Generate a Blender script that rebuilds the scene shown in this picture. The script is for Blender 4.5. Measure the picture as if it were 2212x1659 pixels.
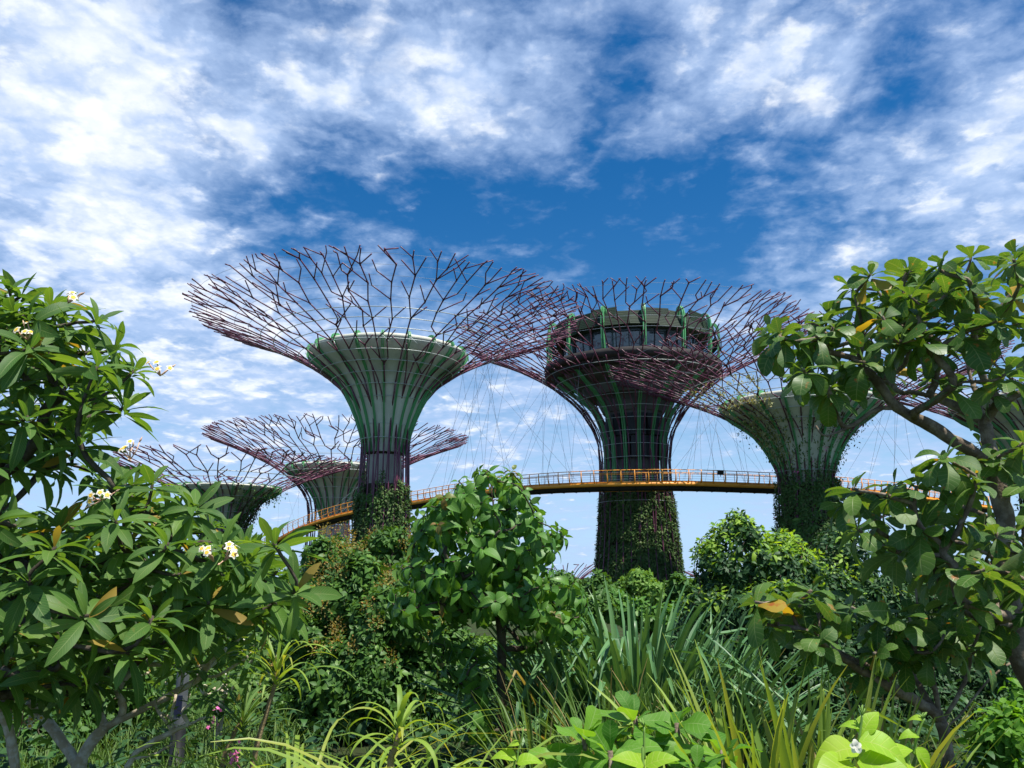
import bpy, math, random
import numpy as np
from math import sin, cos, tan, atan, radians, pi, sqrt

random.seed(7)
RNG = np.random.default_rng(11)
for o in list(bpy.data.objects):
    bpy.data.objects.remove(o)
SC = bpy.context.scene
COL = SC.collection

# ------------------------------------------------------------------ camera, world, sun, exposure
FPX, CX, CY = 1810.0, 1106.0, 829.5          # focal length / centre in the 2212 x 1659 measuring grid
PITCH = radians(13.0)
CAMZ = 2.0
cam_d = bpy.data.cameras.new('camera')
cam = bpy.data.objects.new('camera', cam_d)
COL.objects.link(cam)
cam.location = (0, 0, CAMZ)
cam.rotation_euler = (radians(90) + PITCH, 0, 0)
cam_d.sensor_width = 36.0
cam_d.lens = FPX / 2212.0 * 36.0
cam_d.clip_start = 0.05
cam_d.clip_end = 8000
SC.camera = cam

SUN_AZ, SUN_EL = radians(128), radians(66)   # azimuth from +Y towards +X
sun_d = bpy.data.lights.new('sun', 'SUN')
sun_d.energy = 5.0
sun_d.angle = radians(0.5)
sun_d.color = (1.0, 0.955, 0.87)
sun = bpy.data.objects.new('sun', sun_d)
COL.objects.link(sun)
from mathutils import Vector
sdir = Vector((sin(SUN_AZ) * cos(SUN_EL), cos(SUN_AZ) * cos(SUN_EL), sin(SUN_EL)))
sun.rotation_euler = sdir.to_track_quat('Z', 'Y').to_euler()
sun.location = (0, -20, 60)

SC.view_settings.view_transform = 'Standard'
SC.view_settings.look = 'None'
SC.view_settings.gamma = 1.0
SC.view_settings.exposure = 0.62
SC.cycles.use_denoising = True
SC.cycles.max_bounces = 7
SC.cycles.diffuse_bounces = 3
SC.cycles.transmission_bounces = 4
SC.cycles.glossy_bounces = 3


def direction(x, y):
    dx, dy = (x - CX) / FPX, (CY - y) / FPX
    v = np.array([dx, cos(PITCH) - dy * sin(PITCH), sin(PITCH) + dy * cos(PITCH)])
    return v


def at(x, y, Y):
    """world point seen at grid pixel (x, y), Y metres ahead of the camera"""
    v = direction(x, y)
    v = v * (Y / v[1])
    return np.array([v[0], v[1], v[2] + CAMZ])


def elev(y):
    return PITCH + atan((CY - y) / FPX)


def z_at(y, Y):
    return CAMZ + Y * tan(elev(y))


def m_per_px(Y, z):
    return (Y * cos(PITCH) + (z - CAMZ) * sin(PITCH)) / FPX


def build_world():
    w = bpy.data.worlds.new('World')
    SC.world = w
    w.use_nodes = True
    nt = w.node_tree
    N, L = nt.nodes, nt.links
    N.clear()
    out = N.new('ShaderNodeOutputWorld')
    bg = N.new('ShaderNodeBackground')
    L.new(bg.outputs[0], out.inputs[0])
    sky = N.new('ShaderNodeTexSky')
    sky.sky_type = 'NISHITA'
    sky.sun_disc = False
    sky.sun_elevation = SUN_EL
    sky.sun_rotation = SUN_AZ
    sky.altitude = 20
    sky.air_density = 1.0
    sky.dust_density = 0.6
    sky.ozone_density = 2.2
    hs = N.new('ShaderNodeHueSaturation')
    hs.inputs['Hue'].default_value = 0.503
    hs.inputs['Saturation'].default_value = 1.46
    hs.inputs['Value'].default_value = 1.08
    L.new(sky.outputs[0], hs.inputs['Color'])
    tc = N.new('ShaderNodeTexCoord')
    D = tc.outputs['Generated']

    def math_(op, a, b=None, c=None, clamp=False):
        n = N.new('ShaderNodeMath')
        n.operation = op
        n.use_clamp = clamp
        for i, v in enumerate((a, b, c)):
            if v is None:
                continue
            if isinstance(v, (int, float)):
                n.inputs[i].default_value = v
            else:
                L.new(v, n.inputs[i])
        return n.outputs[0]

    def smooth(v, a, b, lo, hi):
        n = N.new('ShaderNodeMapRange')
        n.interpolation_type = 'SMOOTHSTEP'
        L.new(v, n.inputs[0])
        for i, q in enumerate((a, b, lo, hi)):
            n.inputs[i + 1].default_value = q
        return n.outputs[0]

    sep = N.new('ShaderNodeSeparateXYZ')
    L.new(D, sep.inputs[0])
    z = math_('MAXIMUM', sep.outputs[2], 0.0)
    zz = math_('ADD', z, 0.16)
    px = math_('DIVIDE', sep.outputs[0], zz)
    py = math_('DIVIDE', sep.outputs[1], zz)
    comb = N.new('ShaderNodeCombineXYZ')
    L.new(px, comb.inputs[0])
    L.new(py, comb.inputs[1])

    def noise(scale, detail, rough, dist, off, vec=None):
        mp = N.new('ShaderNodeMapping')
        mp.inputs['Location'].default_value = off
        L.new(vec or comb.outputs[0], mp.inputs[0])
        n = N.new('ShaderNodeTexNoise')
        n.inputs['Scale'].default_value = scale
        n.inputs['Detail'].default_value = detail
        n.inputs['Roughness'].default_value = rough
        n.inputs['Distortion'].default_value = dist
        L.new(mp.outputs[0], n.inputs[0])
        return n.outputs[0]

    def puffs(scale, off, warp):
        wn = N.new('ShaderNodeTexNoise')
        wn.inputs['Scale'].default_value = scale * .8
        wn.inputs['Detail'].default_value = 6
        wn.inputs['Roughness'].default_value = .6
        L.new(comb.outputs[0], wn.inputs[0])
        va = N.new('ShaderNodeVectorMath')
        va.operation = 'MULTIPLY_ADD'
        L.new(wn.outputs[1], va.inputs[0])
        va.inputs[1].default_value = (warp, warp, warp)
        L.new(comb.outputs[0], va.inputs[2])
        mp = N.new('ShaderNodeMapping')
        mp.inputs['Location'].default_value = off
        L.new(va.outputs[0], mp.inputs[0])
        v = N.new('ShaderNodeTexVoronoi')
        v.feature = 'SMOOTH_F1'
        v.inputs['Scale'].default_value = scale
        v.inputs['Smoothness'].default_value = 0.7
        v.inputs['Detail'].default_value = 2.0
        v.inputs['Roughness'].default_value = 0.55
        v.inputs['Randomness'].default_value = 1.0
        L.new(mp.outputs[0], v.inputs['Vector'])
        return math_('SUBTRACT', 1.0, v.outputs['Distance'])

    pf = puffs(8.5, (2.0, 4.0, .5), .22)
    n1 = noise(3.2, 8, 0.60, 0.5, (3.1, 1.7, 0.3))
    n2 = noise(11.0, 7, 0.62, 0.4, (0.4, 8.2, 1.0))
    # cloud banks: direction (grid pixel), angular radius in grid px, weight
    banks = [
        (120, 180, 420, .40), (340, 190, 330, .30), (620, 170, 260, .26), (900, 150, 260, .26), (1080, 200, 260, .28),
        (1120, 330, 170, .12), (1290, 60, 130, .18), (1530, 120, 210, .26), (1790, 110, 190, .26), (1700, 240, 260, .18),
        (2190, 180, 190, .34), (2180, 420, 190, .34), (2010, 500, 200, .18), (1960, 330, 150, .10), (30, 420, 300, .26),
        (270, 330, 260, .18), (330, 620, 300, .22), (180, 700, 300, .2), (480, 540, 260, .16), (520, 820, 330, .34), (1110, 900, 420, .26),
        (760, 720, 260, .16), (1580, 690, 190, .24), (1800, 640, 170, .18), (1860, 900, 260, .16),
        (1690, 460, 75, .13), (1680, 525, 55, .15), (1030, 535, 40, .10), (2020, 1005, 55, .42), (600, 1000, 400, .12),
        # clear gaps
        (1370, 120, 110, -.30), (1990, 170, 120, -.26), (1880, 40, 90, -.12), (480, 15, 90, -.16), (740, 40, 70, -.16), (520, 430, 190, -.22),
        (720, 470, 190, -.20), (1150, 480, 300, -.26), (1500, 470, 300, -.27), (1350, 570, 300, -.18), (900, 490, 200, -.16),
        (640, 560, 150, -.12), (1760, 330, 170, -.14), (1950, 600, 120, -.10), (720, 300, 70, -.14), (1320, 150, 80, -.08),
        (1460, 1120, 240, -.12),
    ]
    cov = None
    for x, y, r, a in banks:
        v = direction(x, y)
        v = v / np.linalg.norm(v)
        dn = N.new('ShaderNodeVectorMath')
        dn.operation = 'DISTANCE'
        L.new(D, dn.inputs[0])
        dn.inputs[1].default_value = tuple(v)
        s = smooth(dn.outputs['Value'], 0.0, r / FPX * 1.15, a, 0.0)
        cov = s if cov is None else math_('ADD', cov, s)
    a1 = math_('MULTIPLY', n1, 0.98)
    a2 = math_('ADD', math_('MULTIPLY', n2, 0.55), math_('MULTIPLY', math_('SUBTRACT', pf, 0.35), 0.42))
    cov = math_('MULTIPLY', cov, 0.80)
    c = math_('ADD', math_('ADD', a1, a2), cov)
    dens = smooth(c, 0.44, 1.16, 0.0, 1.0)
    # pale veil towards the horizon
    hz = smooth(z, 0.0, 0.36, 0.85, 0.0)
    dens2 = dens
    n3 = noise(22.0, 5, 0.6, 0.2, (5.0, 2.2, 4.0))
    n4 = noise(5.0, 4, 0.55, 0.3, (9.0, 4.2, 2.0))
    lum = math_('ADD', math_('ADD', math_('MULTIPLY', n3, 0.35), math_('MULTIPLY', n4, 0.5)), math_('MULTIPLY', math_('SUBTRACT', pf, 0.35), 0.55))
    lum = math_('ADD', lum, math_('MULTIPLY', cov, 0.5))
    lumf = smooth(math_('ADD', lum, math_('MULTIPLY', dens, 0.20)), 0.48, 1.08, 0.0, 1.0)
    mixc = N.new('ShaderNodeMix')
    mixc.data_type = 'RGBA'
    L.new(lumf, mixc.inputs[0])
    mixc.inputs[6].default_value = (4.4, 5.9, 8.7, 1)
    mixc.inputs[7].default_value = (9.7, 10.0, 10.4, 1)
    mix = N.new('ShaderNodeMix')
    mix.data_type = 'RGBA'
    L.new(math_('MULTIPLY', dens2, 0.96), mix.inputs[0])
    veil = N.new('ShaderNodeMix')
    veil.data_type = 'RGBA'
    L.new(hz, veil.inputs[0])
    L.new(hs.outputs[0], veil.inputs[6])
    veil.inputs[7].default_value = (4.3, 6.6, 9.6, 1)
    L.new(veil.outputs[2], mix.inputs[6])
    L.new(mixc.outputs[2], mix.inputs[7])
    L.new(mix.outputs[2], bg.inputs[0])
    bg.inputs[1].default_value = 0.074
    w.cycles.sampling_method = 'MANUAL'
    w.cycles.sample_map_resolution = 512


build_world()


# ------------------------------------------------------------------ mesh and object helpers
class MB:
    def __init__(self):
        self.V, self.F, self.U, self.M, self.n = [], [], [], [], 0

    def add(self, v, f, uv=None, mat=0):
        v = np.asarray(v, float).reshape(-1, 3)
        f = np.asarray(f, np.int64).reshape(-1, 4)
        self.V.append(v)
        self.F.append(f + self.n)
        self.U.append(np.zeros((len(f), 4, 2)) if uv is None else np.asarray(uv, float).reshape(-1, 4, 2))
        self.M.append(np.full(len(f), mat, np.int32))
        self.n += len(v)

    def tube(self, path, rad, sides=6, mat=0, cap=True):
        P = np.asarray(path, float)
        n = len(P)
        R = np.broadcast_to(np.asarray(rad, float), (n,))
        T = np.gradient(P, axis=0)
        T /= np.linalg.norm(T, axis=1)[:, None] + 1e-12
        ref = np.array([0, 0, 1.0]) if abs(T[0][2]) < 0.9 else np.array([1.0, 0, 0])
        u = np.cross(T[0], ref)
        u /= np.linalg.norm(u)
        a = np.arange(sides) * 2 * pi / sides
        vs = []
        for i in range(n):
            u = u - T[i] * np.dot(u, T[i])
            u /= np.linalg.norm(u) + 1e-12
            w = np.cross(T[i], u)
            vs.append(P[i] + R[i] * (np.cos(a)[:, None] * u + np.sin(a)[:, None] * w))
        V = np.concatenate(vs)
        i = np.arange(n - 1)[:, None] * sides
        j = np.arange(sides)[None, :]
        k = (j + 1) % sides
        F = np.stack([i + j, i + k, i + k + sides, i + j + sides], -1).reshape(-1, 4)
        if cap:
            V = np.concatenate([V, P[:1], P[-1:]])
            c0, c1 = n * sides, n * sides + 1
            j = np.arange(0, sides, 1)
            k = (j + 1) % sides
            b = (n - 1) * sides
            F = np.concatenate([F, np.stack([np.full(sides, c0), k, j, np.full(sides, c0)], -1),
                                np.stack([np.full(sides, c1), b + j, b + k, np.full(sides, c1)], -1)])
        self.add(V, F, None, mat)

    def lathe(self, prof, seg=48, centre=(0, 0), mat=0, a0=0.0, a1=2 * pi):
        prof = np.asarray(prof, float)
        full = abs(a1 - a0 - 2 * pi) < 1e-6
        m = seg if full else seg + 1
        a = a0 + (a1 - a0) * np.arange(m) / seg
        V = np.stack([centre[0] + prof[:, None, 0] * np.cos(a), centre[1] + prof[:, None, 0] * np.sin(a),
                      np.repeat(prof[:, 1:2], m, 1)], -1).reshape(-1, 3)
        i = np.arange(len(prof) - 1)[:, None] * m
        j = np.arange(seg)[None, :]
        k = (j + 1) % m
        F = np.stack([i + j, i + k, i + k + m, i + j + m], -1).reshape(-1, 4)
        self.add(V, F, None, mat)

    def box(self, c, ax, ay, az, mat=0):
        c, ax, ay, az = (np.asarray(q, float) for q in (c, ax, ay, az))
        V = [c + sx * ax + sy * ay + sz * az for sz in (-1, 1) for sy in (-1, 1) for sx in (-1, 1)]
        self.add(V, [[0, 2, 3, 1], [4, 5, 7, 6], [0, 1, 5, 4], [2, 6, 7, 3], [0, 4, 6, 2], [1, 3, 7, 5]], None, mat)

    def build(self, name, mats, parent=None, smooth=True):
        me = bpy.data.meshes.new(name)
        V = np.concatenate(self.V)
        F = np.concatenate(self.F)
        U = np.concatenate(self.U)
        Mi = np.concatenate(self.M)
        tri = F[:, 0] == F[:, 3]
        cnt = np.where(tri, 3, 4)
        st = np.concatenate([[0], np.cumsum(cnt)[:-1]])
        keep = np.ones(F.shape, bool)
        keep[tri, 3] = False
        li = F[keep]
        me.vertices.add(len(V))
        me.vertices.foreach_set('co', V.ravel())
        me.loops.add(len(li))
        me.loops.foreach_set('vertex_index', li.astype(np.int32))
        me.polygons.add(len(F))
        me.polygons.foreach_set('loop_start', st.astype(np.int32))
        me.polygons.foreach_set('loop_total', cnt.astype(np.int32))
        me.polygons.foreach_set('material_index', Mi)
        me.polygons.foreach_set('use_smooth', np.full(len(F), bool(smooth)))
        uvl = me.uv_layers.new(name='UVMap')
        uvl.data.foreach_set('uv', U[keep].astype(np.float32).ravel())
        for m in (mats if isinstance(mats, (list, tuple)) else [mats]):
            me.materials.append(m)
        me.update(calc_edges=True)
        me.validate()
        ob = bpy.data.objects.new(name, me)
        COL.objects.link(ob)
        if parent is not None:
            ob.parent = parent
            # geometry is authored in world space: cancel the parent's offset
            ob.location = tuple(-Vector(parent_world(parent)))
        return ob


def parent_world(p):
    v = Vector(p.location)
    while p.parent is not None:
        p = p.parent
        v = v + Vector(p.location)
    return v


def tag(o, label, cat, group=None):
    o['label'] = label
    o['category'] = cat
    if group:
        o['group'] = group
    return o


def thing(name, label, cat, loc, group=None):
    o = bpy.data.objects.new(name, None)
    o.empty_display_size = 0.3
    COL.objects.link(o)
    o.location = tuple(float(q) for q in loc)
    return tag(o, label, cat, group)


# ------------------------------------------------------------------ materials
def principled(name, col, rough=0.6, spec=0.4, metal=0.0, noise=None, bump=None):
    m = bpy.data.materials.new(name)
    m.use_nodes = True
    nt = m.node_tree
    b = nt.nodes['Principled BSDF']
    b.inputs['Base Color'].default_value = (*col, 1)
    b.inputs['Roughness'].default_value = rough
    b.inputs['Specular IOR Level'].default_value = spec
    b.inputs['Metallic'].default_value = metal
    tc = nt.nodes.new('ShaderNodeTexCoord')
    if noise:
        c2, scale, lo, hi = noise[:4]
        n = nt.nodes.new('ShaderNodeTexNoise')
        n.inputs['Scale'].default_value = scale
        n.inputs['Detail'].default_value = 8
        n.inputs['Roughness'].default_value = 0.65
        src = tc.outputs['Object']
        if len(noise) > 4:      # rain streaks: noise drawn out along the height
            mp = nt.nodes.new('ShaderNodeMapping')
            mp.inputs['Scale'].default_value = (1, 1, noise[4])
            nt.links.new(src, mp.inputs[0])
            src = mp.outputs[0]
        nt.links.new(src, n.inputs[0])
        r = nt.nodes.new('ShaderNodeMapRange')
        r.inputs[1].default_value = lo
        r.inputs[2].default_value = hi
        nt.links.new(n.outputs[0], r.inputs[0])
        x = nt.nodes.new('ShaderNodeMix')
        x.data_type = 'RGBA'
        x.inputs[6].default_value = (*col, 1)
        x.inputs[7].default_value = (*c2, 1)
        nt.links.new(r.outputs[0], x.inputs[0])
        nt.links.new(x.outputs[2], b.inputs['Base Color'])
    if bump:
        scale, strength, dist = bump
        n = nt.nodes.new('ShaderNodeTexNoise')
        n.inputs['Scale'].default_value = scale
        n.inputs['Detail'].default_value = 6
        nt.links.new(tc.outputs['Object'], n.inputs[0])
        bp = nt.nodes.new('ShaderNodeBump')
        bp.inputs['Strength'].default_value = strength
        bp.inputs['Distance'].default_value = dist
        nt.links.new(n.outputs[0], bp.inputs['Height'])
        nt.links.new(bp.outputs[0], b.inputs['Normal'])
    return m


def leaf_mat(name, cols, trans=0.3, rough=0.42, under=(0.10, 0.15, 0.06), under_f=0.5, vein=None, blotch=None, spec=0.32, tcol=None, nveins=22):
    """cols: leaf colours picked at random per leaf; under: tint of the leaf's lower side; vein: (colour, width)"""
    m = bpy.data.materials.new(name)
    m.use_nodes = True
    nt = m.node_tree
    N, L = nt.nodes, nt.links
    b = N['Principled BSDF']
    out = N['Material Output']
    g = N.new('ShaderNodeNewGeometry')
    cr = N.new('ShaderNodeValToRGB')
    e = cr.color_ramp.elements
    while len(e) < len(cols):
        e.new(0.5)
    for i, c in enumerate(cols):
        e[i].position = i / max(1, len(cols) - 1)
        e[i].color = (*c, 1)
    L.new(g.outputs['Random Per Island'], cr.inputs[0])
    col = cr.outputs[0]

    def mixc(fac, a, bcol):
        x = N.new('ShaderNodeMix')
        x.data_type = 'RGBA'
        if isinstance(fac, float):
            x.inputs[0].default_value = fac
        else:
            L.new(fac, x.inputs[0])
        L.new(a, x.inputs[6])
        if isinstance(bcol, tuple):
            x.inputs[7].default_value = (*bcol, 1)
        else:
            L.new(bcol, x.inputs[7])
        return x.outputs[2]

    def mth(op, a, bb=None, clamp=False):
        n = N.new('ShaderNodeMath')
        n.operation = op
        n.use_clamp = clamp
        for i, v in enumerate((a, bb)):
            if v is None:
                continue
            if isinstance(v, (int, float)):
                n.inputs[i].default_value = v
            else:
                L.new(v, n.inputs[i])
        return n.outputs[0]

    height = None
    if vein or blotch:
        tc = N.new('ShaderNodeTexCoord')
    if blotch:
        n = N.new('ShaderNodeTexNoise')
        n.inputs['Scale'].default_value = blotch[1]
        n.inputs['Detail'].default_value = 5
        L.new(tc.outputs['Object'], n.inputs[0])
        r = N.new('ShaderNodeMapRange')
        r.inputs[1].default_value = blotch[2]
        r.inputs[2].default_value = blotch[3]
        L.new(n.outputs[0], r.inputs[0])
        col = mixc(r.outputs[0], col, blotch[0])
    if vein:
        sp = N.new('ShaderNodeSeparateXYZ')
        L.new(tc.outputs['UV'], sp.inputs[0])
        du = mth('ABSOLUTE', mth('SUBTRACT', sp.outputs[0], 0.5))
        mid = N.new('ShaderNodeMapRange')
        mid.inputs[1].default_value = 0.0
        mid.inputs[2].default_value = vein[1]
        mid.inputs[3].default_value = 1.0
        mid.inputs[4].default_value = 0.0
        L.new(du, mid.inputs[0])
        # side veins running obliquely from the midrib
        sv = mth('SINE', mth('MULTIPLY', mth('SUBTRACT', sp.outputs[1], mth('MULTIPLY', du, 0.35)), nveins * 2 * pi))
        svr = N.new('ShaderNodeMapRange')
        svr.inputs[1].default_value = 0.82
        svr.inputs[2].default_value = 1.0
        svr.inputs[3].default_value = 0.0
        svr.inputs[4].default_value = 0.35
        L.new(sv, svr.inputs[0])
        fac = mth('MAXIMUM', mth('MULTIPLY', mid.outputs[0], 0.85), svr.outputs[0])
        col = mixc(fac, col, vein[0])
        bp = N.new('ShaderNodeBump')
        bp.inputs['Strength'].default_value = 0.35
        bp.inputs['Distance'].default_value = 0.004
        bp.invert = True
        L.new(fac, bp.inputs['Height'])
        L.new(bp.outputs[0], b.inputs['Normal'])
    up = col
    uf = mth('MULTIPLY', g.outputs['Backfacing'], under_f)
    col2 = mixc(uf, up, under)
    L.new(col2, b.inputs['Base Color'])
    b.inputs['Specular IOR Level'].default_value = spec
    rr = N.new('ShaderNodeMapRange')      # gloss differs from leaf to leaf
    L.new(g.outputs['Random Per Island'], rr.inputs[0])
    rr.inputs[3].default_value = rough + .22
    rr.inputs[4].default_value = rough
    L.new(rr.outputs[0], b.inputs['Roughness'])
    tr = N.new('ShaderNodeBsdfTranslucent')
    if tcol:
        tm = mixc(0.6, up, tcol)
    else:
        gm = N.new('ShaderNodeMix')
        gm.data_type = 'RGBA'
        gm.blend_type = 'MULTIPLY'
        gm.inputs[0].default_value = 1.0
        L.new(up, gm.inputs[6])
        gm.inputs[7].default_value = (2.4, 2.1, 0.7, 1)
        tm = gm.outputs[2]
    L.new(tm, tr.inputs[0])
    ms = N.new('ShaderNodeMixShader')
    ms.inputs[0].default_value = trans
    L.new(b.outputs[0], ms.inputs[1])
    L.new(tr.outputs[0], ms.inputs[2])
    L.new(ms.outputs[0], out.inputs[0])
    return m


M = {}
M['steel'] = principled('maroon_steel', (0.15, 0.040, 0.078), 0.45, 0.5, 0.0, noise=((0.075, 0.018, 0.036), 0.5, 0.35, 0.7))
M['rib'] = principled('green_rib_paint', (0.10, 0.36, 0.13), 0.45, 0.5, 0.0, noise=((0.07, 0.27, 0.10), 0.3, 0.4, 0.7))
M['funnel'] = principled('pale_funnel_panel', (0.52, 0.53, 0.45), 0.6, 0.3, 0.0, noise=((0.40, 0.40, 0.33), 0.9, 0.42, 0.72, .06))
M['concrete'] = principled('grey_concrete', (0.48, 0.46, 0.39), 0.85, 0.2, 0.0, noise=((0.22, 0.21, 0.18), 0.8, 0.40, 0.7, .1), bump=(2.0, 0.3, 0.1))
M['dark_conc'] = principled('dark_concrete', (0.05, 0.046, 0.045), 0.8, 0.2, 0.0, noise=((0.028, 0.026, 0.026), 0.3, 0.4, 0.65))
M['hoop'] = principled('galvanised_hoop', (0.42, 0.46, 0.44), 0.4, 0.5, 0.3)
M['cable'] = principled('steel_cable', (0.20, 0.25, 0.31), 0.5, 0.4, 0.2)
M['orange'] = principled('orange_paint', (0.90, 0.37, 0.040), 0.45, 0.45, 0.0, noise=((0.76, 0.28, 0.025), 0.8, 0.4, 0.7))
M['under'] = principled('dark_deck_underside', (0.03, 0.027, 0.025), 0.8, 0.2)
M['black'] = principled('black_metal', (0.012, 0.013, 0.014), 0.5, 0.4)
M['shade_conc'] = principled('shaded_concrete', (0.13, 0.128, 0.12), 0.85, 0.2, 0.0, noise=((0.06, 0.058, 0.056), 0.35, 0.4, 0.65))  # darker copy of the concrete: shade below the deck put into its colour
M['louvre'] = principled('dark_green_louvre', (0.009, 0.023, 0.012), 0.7, 0.3, 0.0, noise=((0.016, 0.034, 0.014), 1.2, 0.4, 0.65))
M['vinebase'] = principled('dark_planting_panel', (0.035, 0.040, 0.026), 0.95, 0.1, 0.0, noise=((0.06, 0.05, 0.035), 0.8, 0.4, 0.65))
M['bark_f'] = principled('grey_frangipani_bark', (0.40, 0.33, 0.23), 0.85, 0.15, 0.0, noise=((0.56, 0.52, 0.44), 14.0, 0.46, 0.60), bump=(60, 0.5, 0.01))
M['bark_fd'] = principled('brown_frangipani_bark', (0.060, 0.048, 0.036), 0.85, 0.15, 0.0, noise=((0.13, 0.11, 0.085), 14.0, 0.45, 0.66), bump=(60, 0.5, 0.01))
M['bark_a'] = principled('brown_almond_bark', (0.14, 0.105, 0.075), 0.85, 0.15, 0.0, noise=((0.30, 0.25, 0.19), 11.0, 0.45, 0.66), bump=(45, 0.6, 0.015))
M['bark_t'] = principled('dark_bark', (0.055, 0.042, 0.032), 0.85, 0.15, 0.0, noise=((0.10, 0.085, 0.06), 9.0, 0.4, 0.65), bump=(40, 0.6, 0.015))
M['stem_y'] = principled('pale_ringed_stem', (0.30, 0.22, 0.12), 0.8, 0.2, 0.0, noise=((0.16, 0.12, 0.06), 25.0, 0.4, 0.65), bump=(70, 0.6, 0.01))
M['stem_g'] = principled('green_stem', (0.16, 0.28, 0.05), 0.6, 0.3)
M['post'] = principled('grey_post_paint', (0.06, 0.068, 0.075), 0.5, 0.4, 0.0, noise=((0.10, 0.11, 0.11), 6.0, 0.45, 0.7))
M['navy'] = principled('navy_cover', (0.012, 0.016, 0.045), 0.6, 0.3)
M['soil'] = principled('dark_soil', (0.030, 0.034, 0.016), 0.95, 0.1, 0.0, noise=((0.035, 0.060, 0.016), 1.3, 0.4, 0.62), bump=(8, 0.6, 0.05))
M['petal'] = leaf_mat('white_petal', [(0.80, 0.77, 0.66), (0.86, 0.83, 0.72)], 0.25, 0.5, (0.75, 0.65, 0.5), 0.4, tcol=(0.9, 0.85, 0.65))
M['petal_y'] = leaf_mat('yellow_flower_centre', [(0.85, 0.55, 0.05), (0.90, 0.62, 0.08)], 0.2, 0.5, (0.8, 0.5, 0.05), 0.3, tcol=(0.9, 0.6, 0.1))
M['bud'] = leaf_mat('pinkish_bud', [(0.62, 0.36, 0.25), (0.70, 0.50, 0.34)], 0.1, 0.5)
M['pink'] = leaf_mat('pink_petal', [(0.80, 0.14, 0.42), (0.86, 0.30, 0.55)], 0.25, 0.5, (0.7, 0.15, 0.4), 0.4, tcol=(0.9, 0.2, 0.5))
M['fran'] = leaf_mat('frangipani_leaf', [(0.036, 0.100, 0.016), (0.080, 0.175, 0.024), (0.046, 0.120, 0.026), (0.120, 0.220, 0.032)], 0.36, 0.46,
                     (0.16, 0.22, 0.10), 0.45, vein=((0.22, 0.30, 0.10), 0.035), nveins=17, spec=.32, blotch=((0.13, 0.15, 0.03), 26.0, 0.62, 0.80))
M['fran_y'] = leaf_mat('yellowing_frangipani_leaf', [(0.30, 0.20, 0.03), (0.22, 0.17, 0.04)], 0.35, 0.45)
M['alm'] = leaf_mat('almond_leaf', [(0.032, 0.092, 0.014), (0.055, 0.135, 0.018), (0.090, 0.175, 0.024), (0.042, 0.110, 0.022)], 0.30, 0.40,
                    (0.20, 0.26, 0.13), 0.55, vein=((0.26, 0.32, 0.12), 0.03), blotch=((0.34, 0.12, 0.02), 16.0, 0.64, 0.72), nveins=8)
M['alm_y'] = leaf_mat('yellow_almond_leaf', [(0.40, 0.27, 0.03), (0.26, 0.22, 0.03)], 0.35, 0.45, blotch=((0.35, 0.10, 0.02), 18.0, 0.55, 0.7))
M['teak'] = leaf_mat('broad_tree_leaf', [(0.048, 0.150, 0.016), (0.085, 0.215, 0.024), (0.058, 0.165, 0.024), (0.105, 0.230, 0.030)], 0.26, 0.36,
                     (0.13, 0.20, 0.08), 0.45, vein=((0.16, 0.27, 0.08), 0.035), nveins=8, spec=.35, blotch=((0.12, 0.16, 0.03), 24.0, 0.62, 0.80))
M['teak_r'] = leaf_mat('russet_young_leaf', [(0.24, 0.13, 0.05), (0.18, 0.16, 0.05), (0.13, 0.19, 0.04)], 0.35, 0.4)
M['shrub'] = leaf_mat('small_shrub_leaf', [(0.028, 0.082, 0.014), (0.062, 0.150, 0.022), (0.045, 0.115, 0.020), (0.115, 0.225, 0.034)], 0.22, 0.45, (0.08, 0.13, 0.05), 0.4)
M['tuft'] = leaf_mat('brown_blossom', [(0.38, 0.22, 0.06), (0.27, 0.18, 0.055), (0.34, 0.27, 0.07), (0.20, 0.19, 0.05)], 0.25, 0.7)
M['dense'] = leaf_mat('dark_glossy_leaf', [(0.016, 0.056, 0.014), (0.028, 0.082, 0.018), (0.022, 0.066, 0.022), (0.042, 0.110, 0.024)], 0.15, 0.5, (0.06, 0.10, 0.04), 0.4, spec=.3)
M['fresh'] = leaf_mat('fresh_yellow_green_leaf', [(0.16, 0.30, 0.025), (0.24, 0.38, 0.03), (0.12, 0.26, 0.03)], 0.35, 0.42, (0.2, 0.3, 0.06), 0.3)
M['strap'] = leaf_mat('strap_leaf', [(0.040, 0.118, 0.042), (0.068, 0.175, 0.062), (0.110, 0.230, 0.078), (0.052, 0.140, 0.056)], 0.15, 0.36,
                      (0.12, 0.19, 0.08), 0.4, vein=((0.16, 0.24, 0.10), 0.05), nveins=0)
M['strap_y'] = leaf_mat('lime_strap_leaf', [(0.17, 0.27, 0.035), (0.25, 0.36, 0.05), (0.13, 0.23, 0.035), (0.34, 0.36, 0.07)], 0.32, 0.40, (0.2, 0.3, 0.08), 0.3)
M['grass'] = leaf_mat('grass_blade', [(0.045, 0.110, 0.020), (0.085, 0.17, 0.034), (0.14, 0.22, 0.055), (0.06, 0.13, 0.024)], 0.3, 0.5)
M['dry'] = leaf_mat('dry_blade', [(0.32, 0.24, 0.09), (0.24, 0.19, 0.08), (0.38, 0.30, 0.13)], 0.25, 0.7)
M['lowleaf'] = leaf_mat('bright_broad_leaf', [(0.050, 0.160, 0.012), (0.080, 0.215, 0.018), (0.15, 0.31, 0.028)], 0.38, 0.46, (0.16, 0.28, 0.08), 0.5, spec=.28,
                        vein=((0.25, 0.36, 0.12), 0.03), nveins=8)
M['lime'] = leaf_mat('lime_leaf', [(0.28, 0.42, 0.02), (0.22, 0.40, 0.02), (0.36, 0.46, 0.03)], 0.38, 0.40, (0.3, 0.4, 0.06), 0.3,
                     vein=((0.42, 0.50, 0.10), 0.025), nveins=6)
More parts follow.
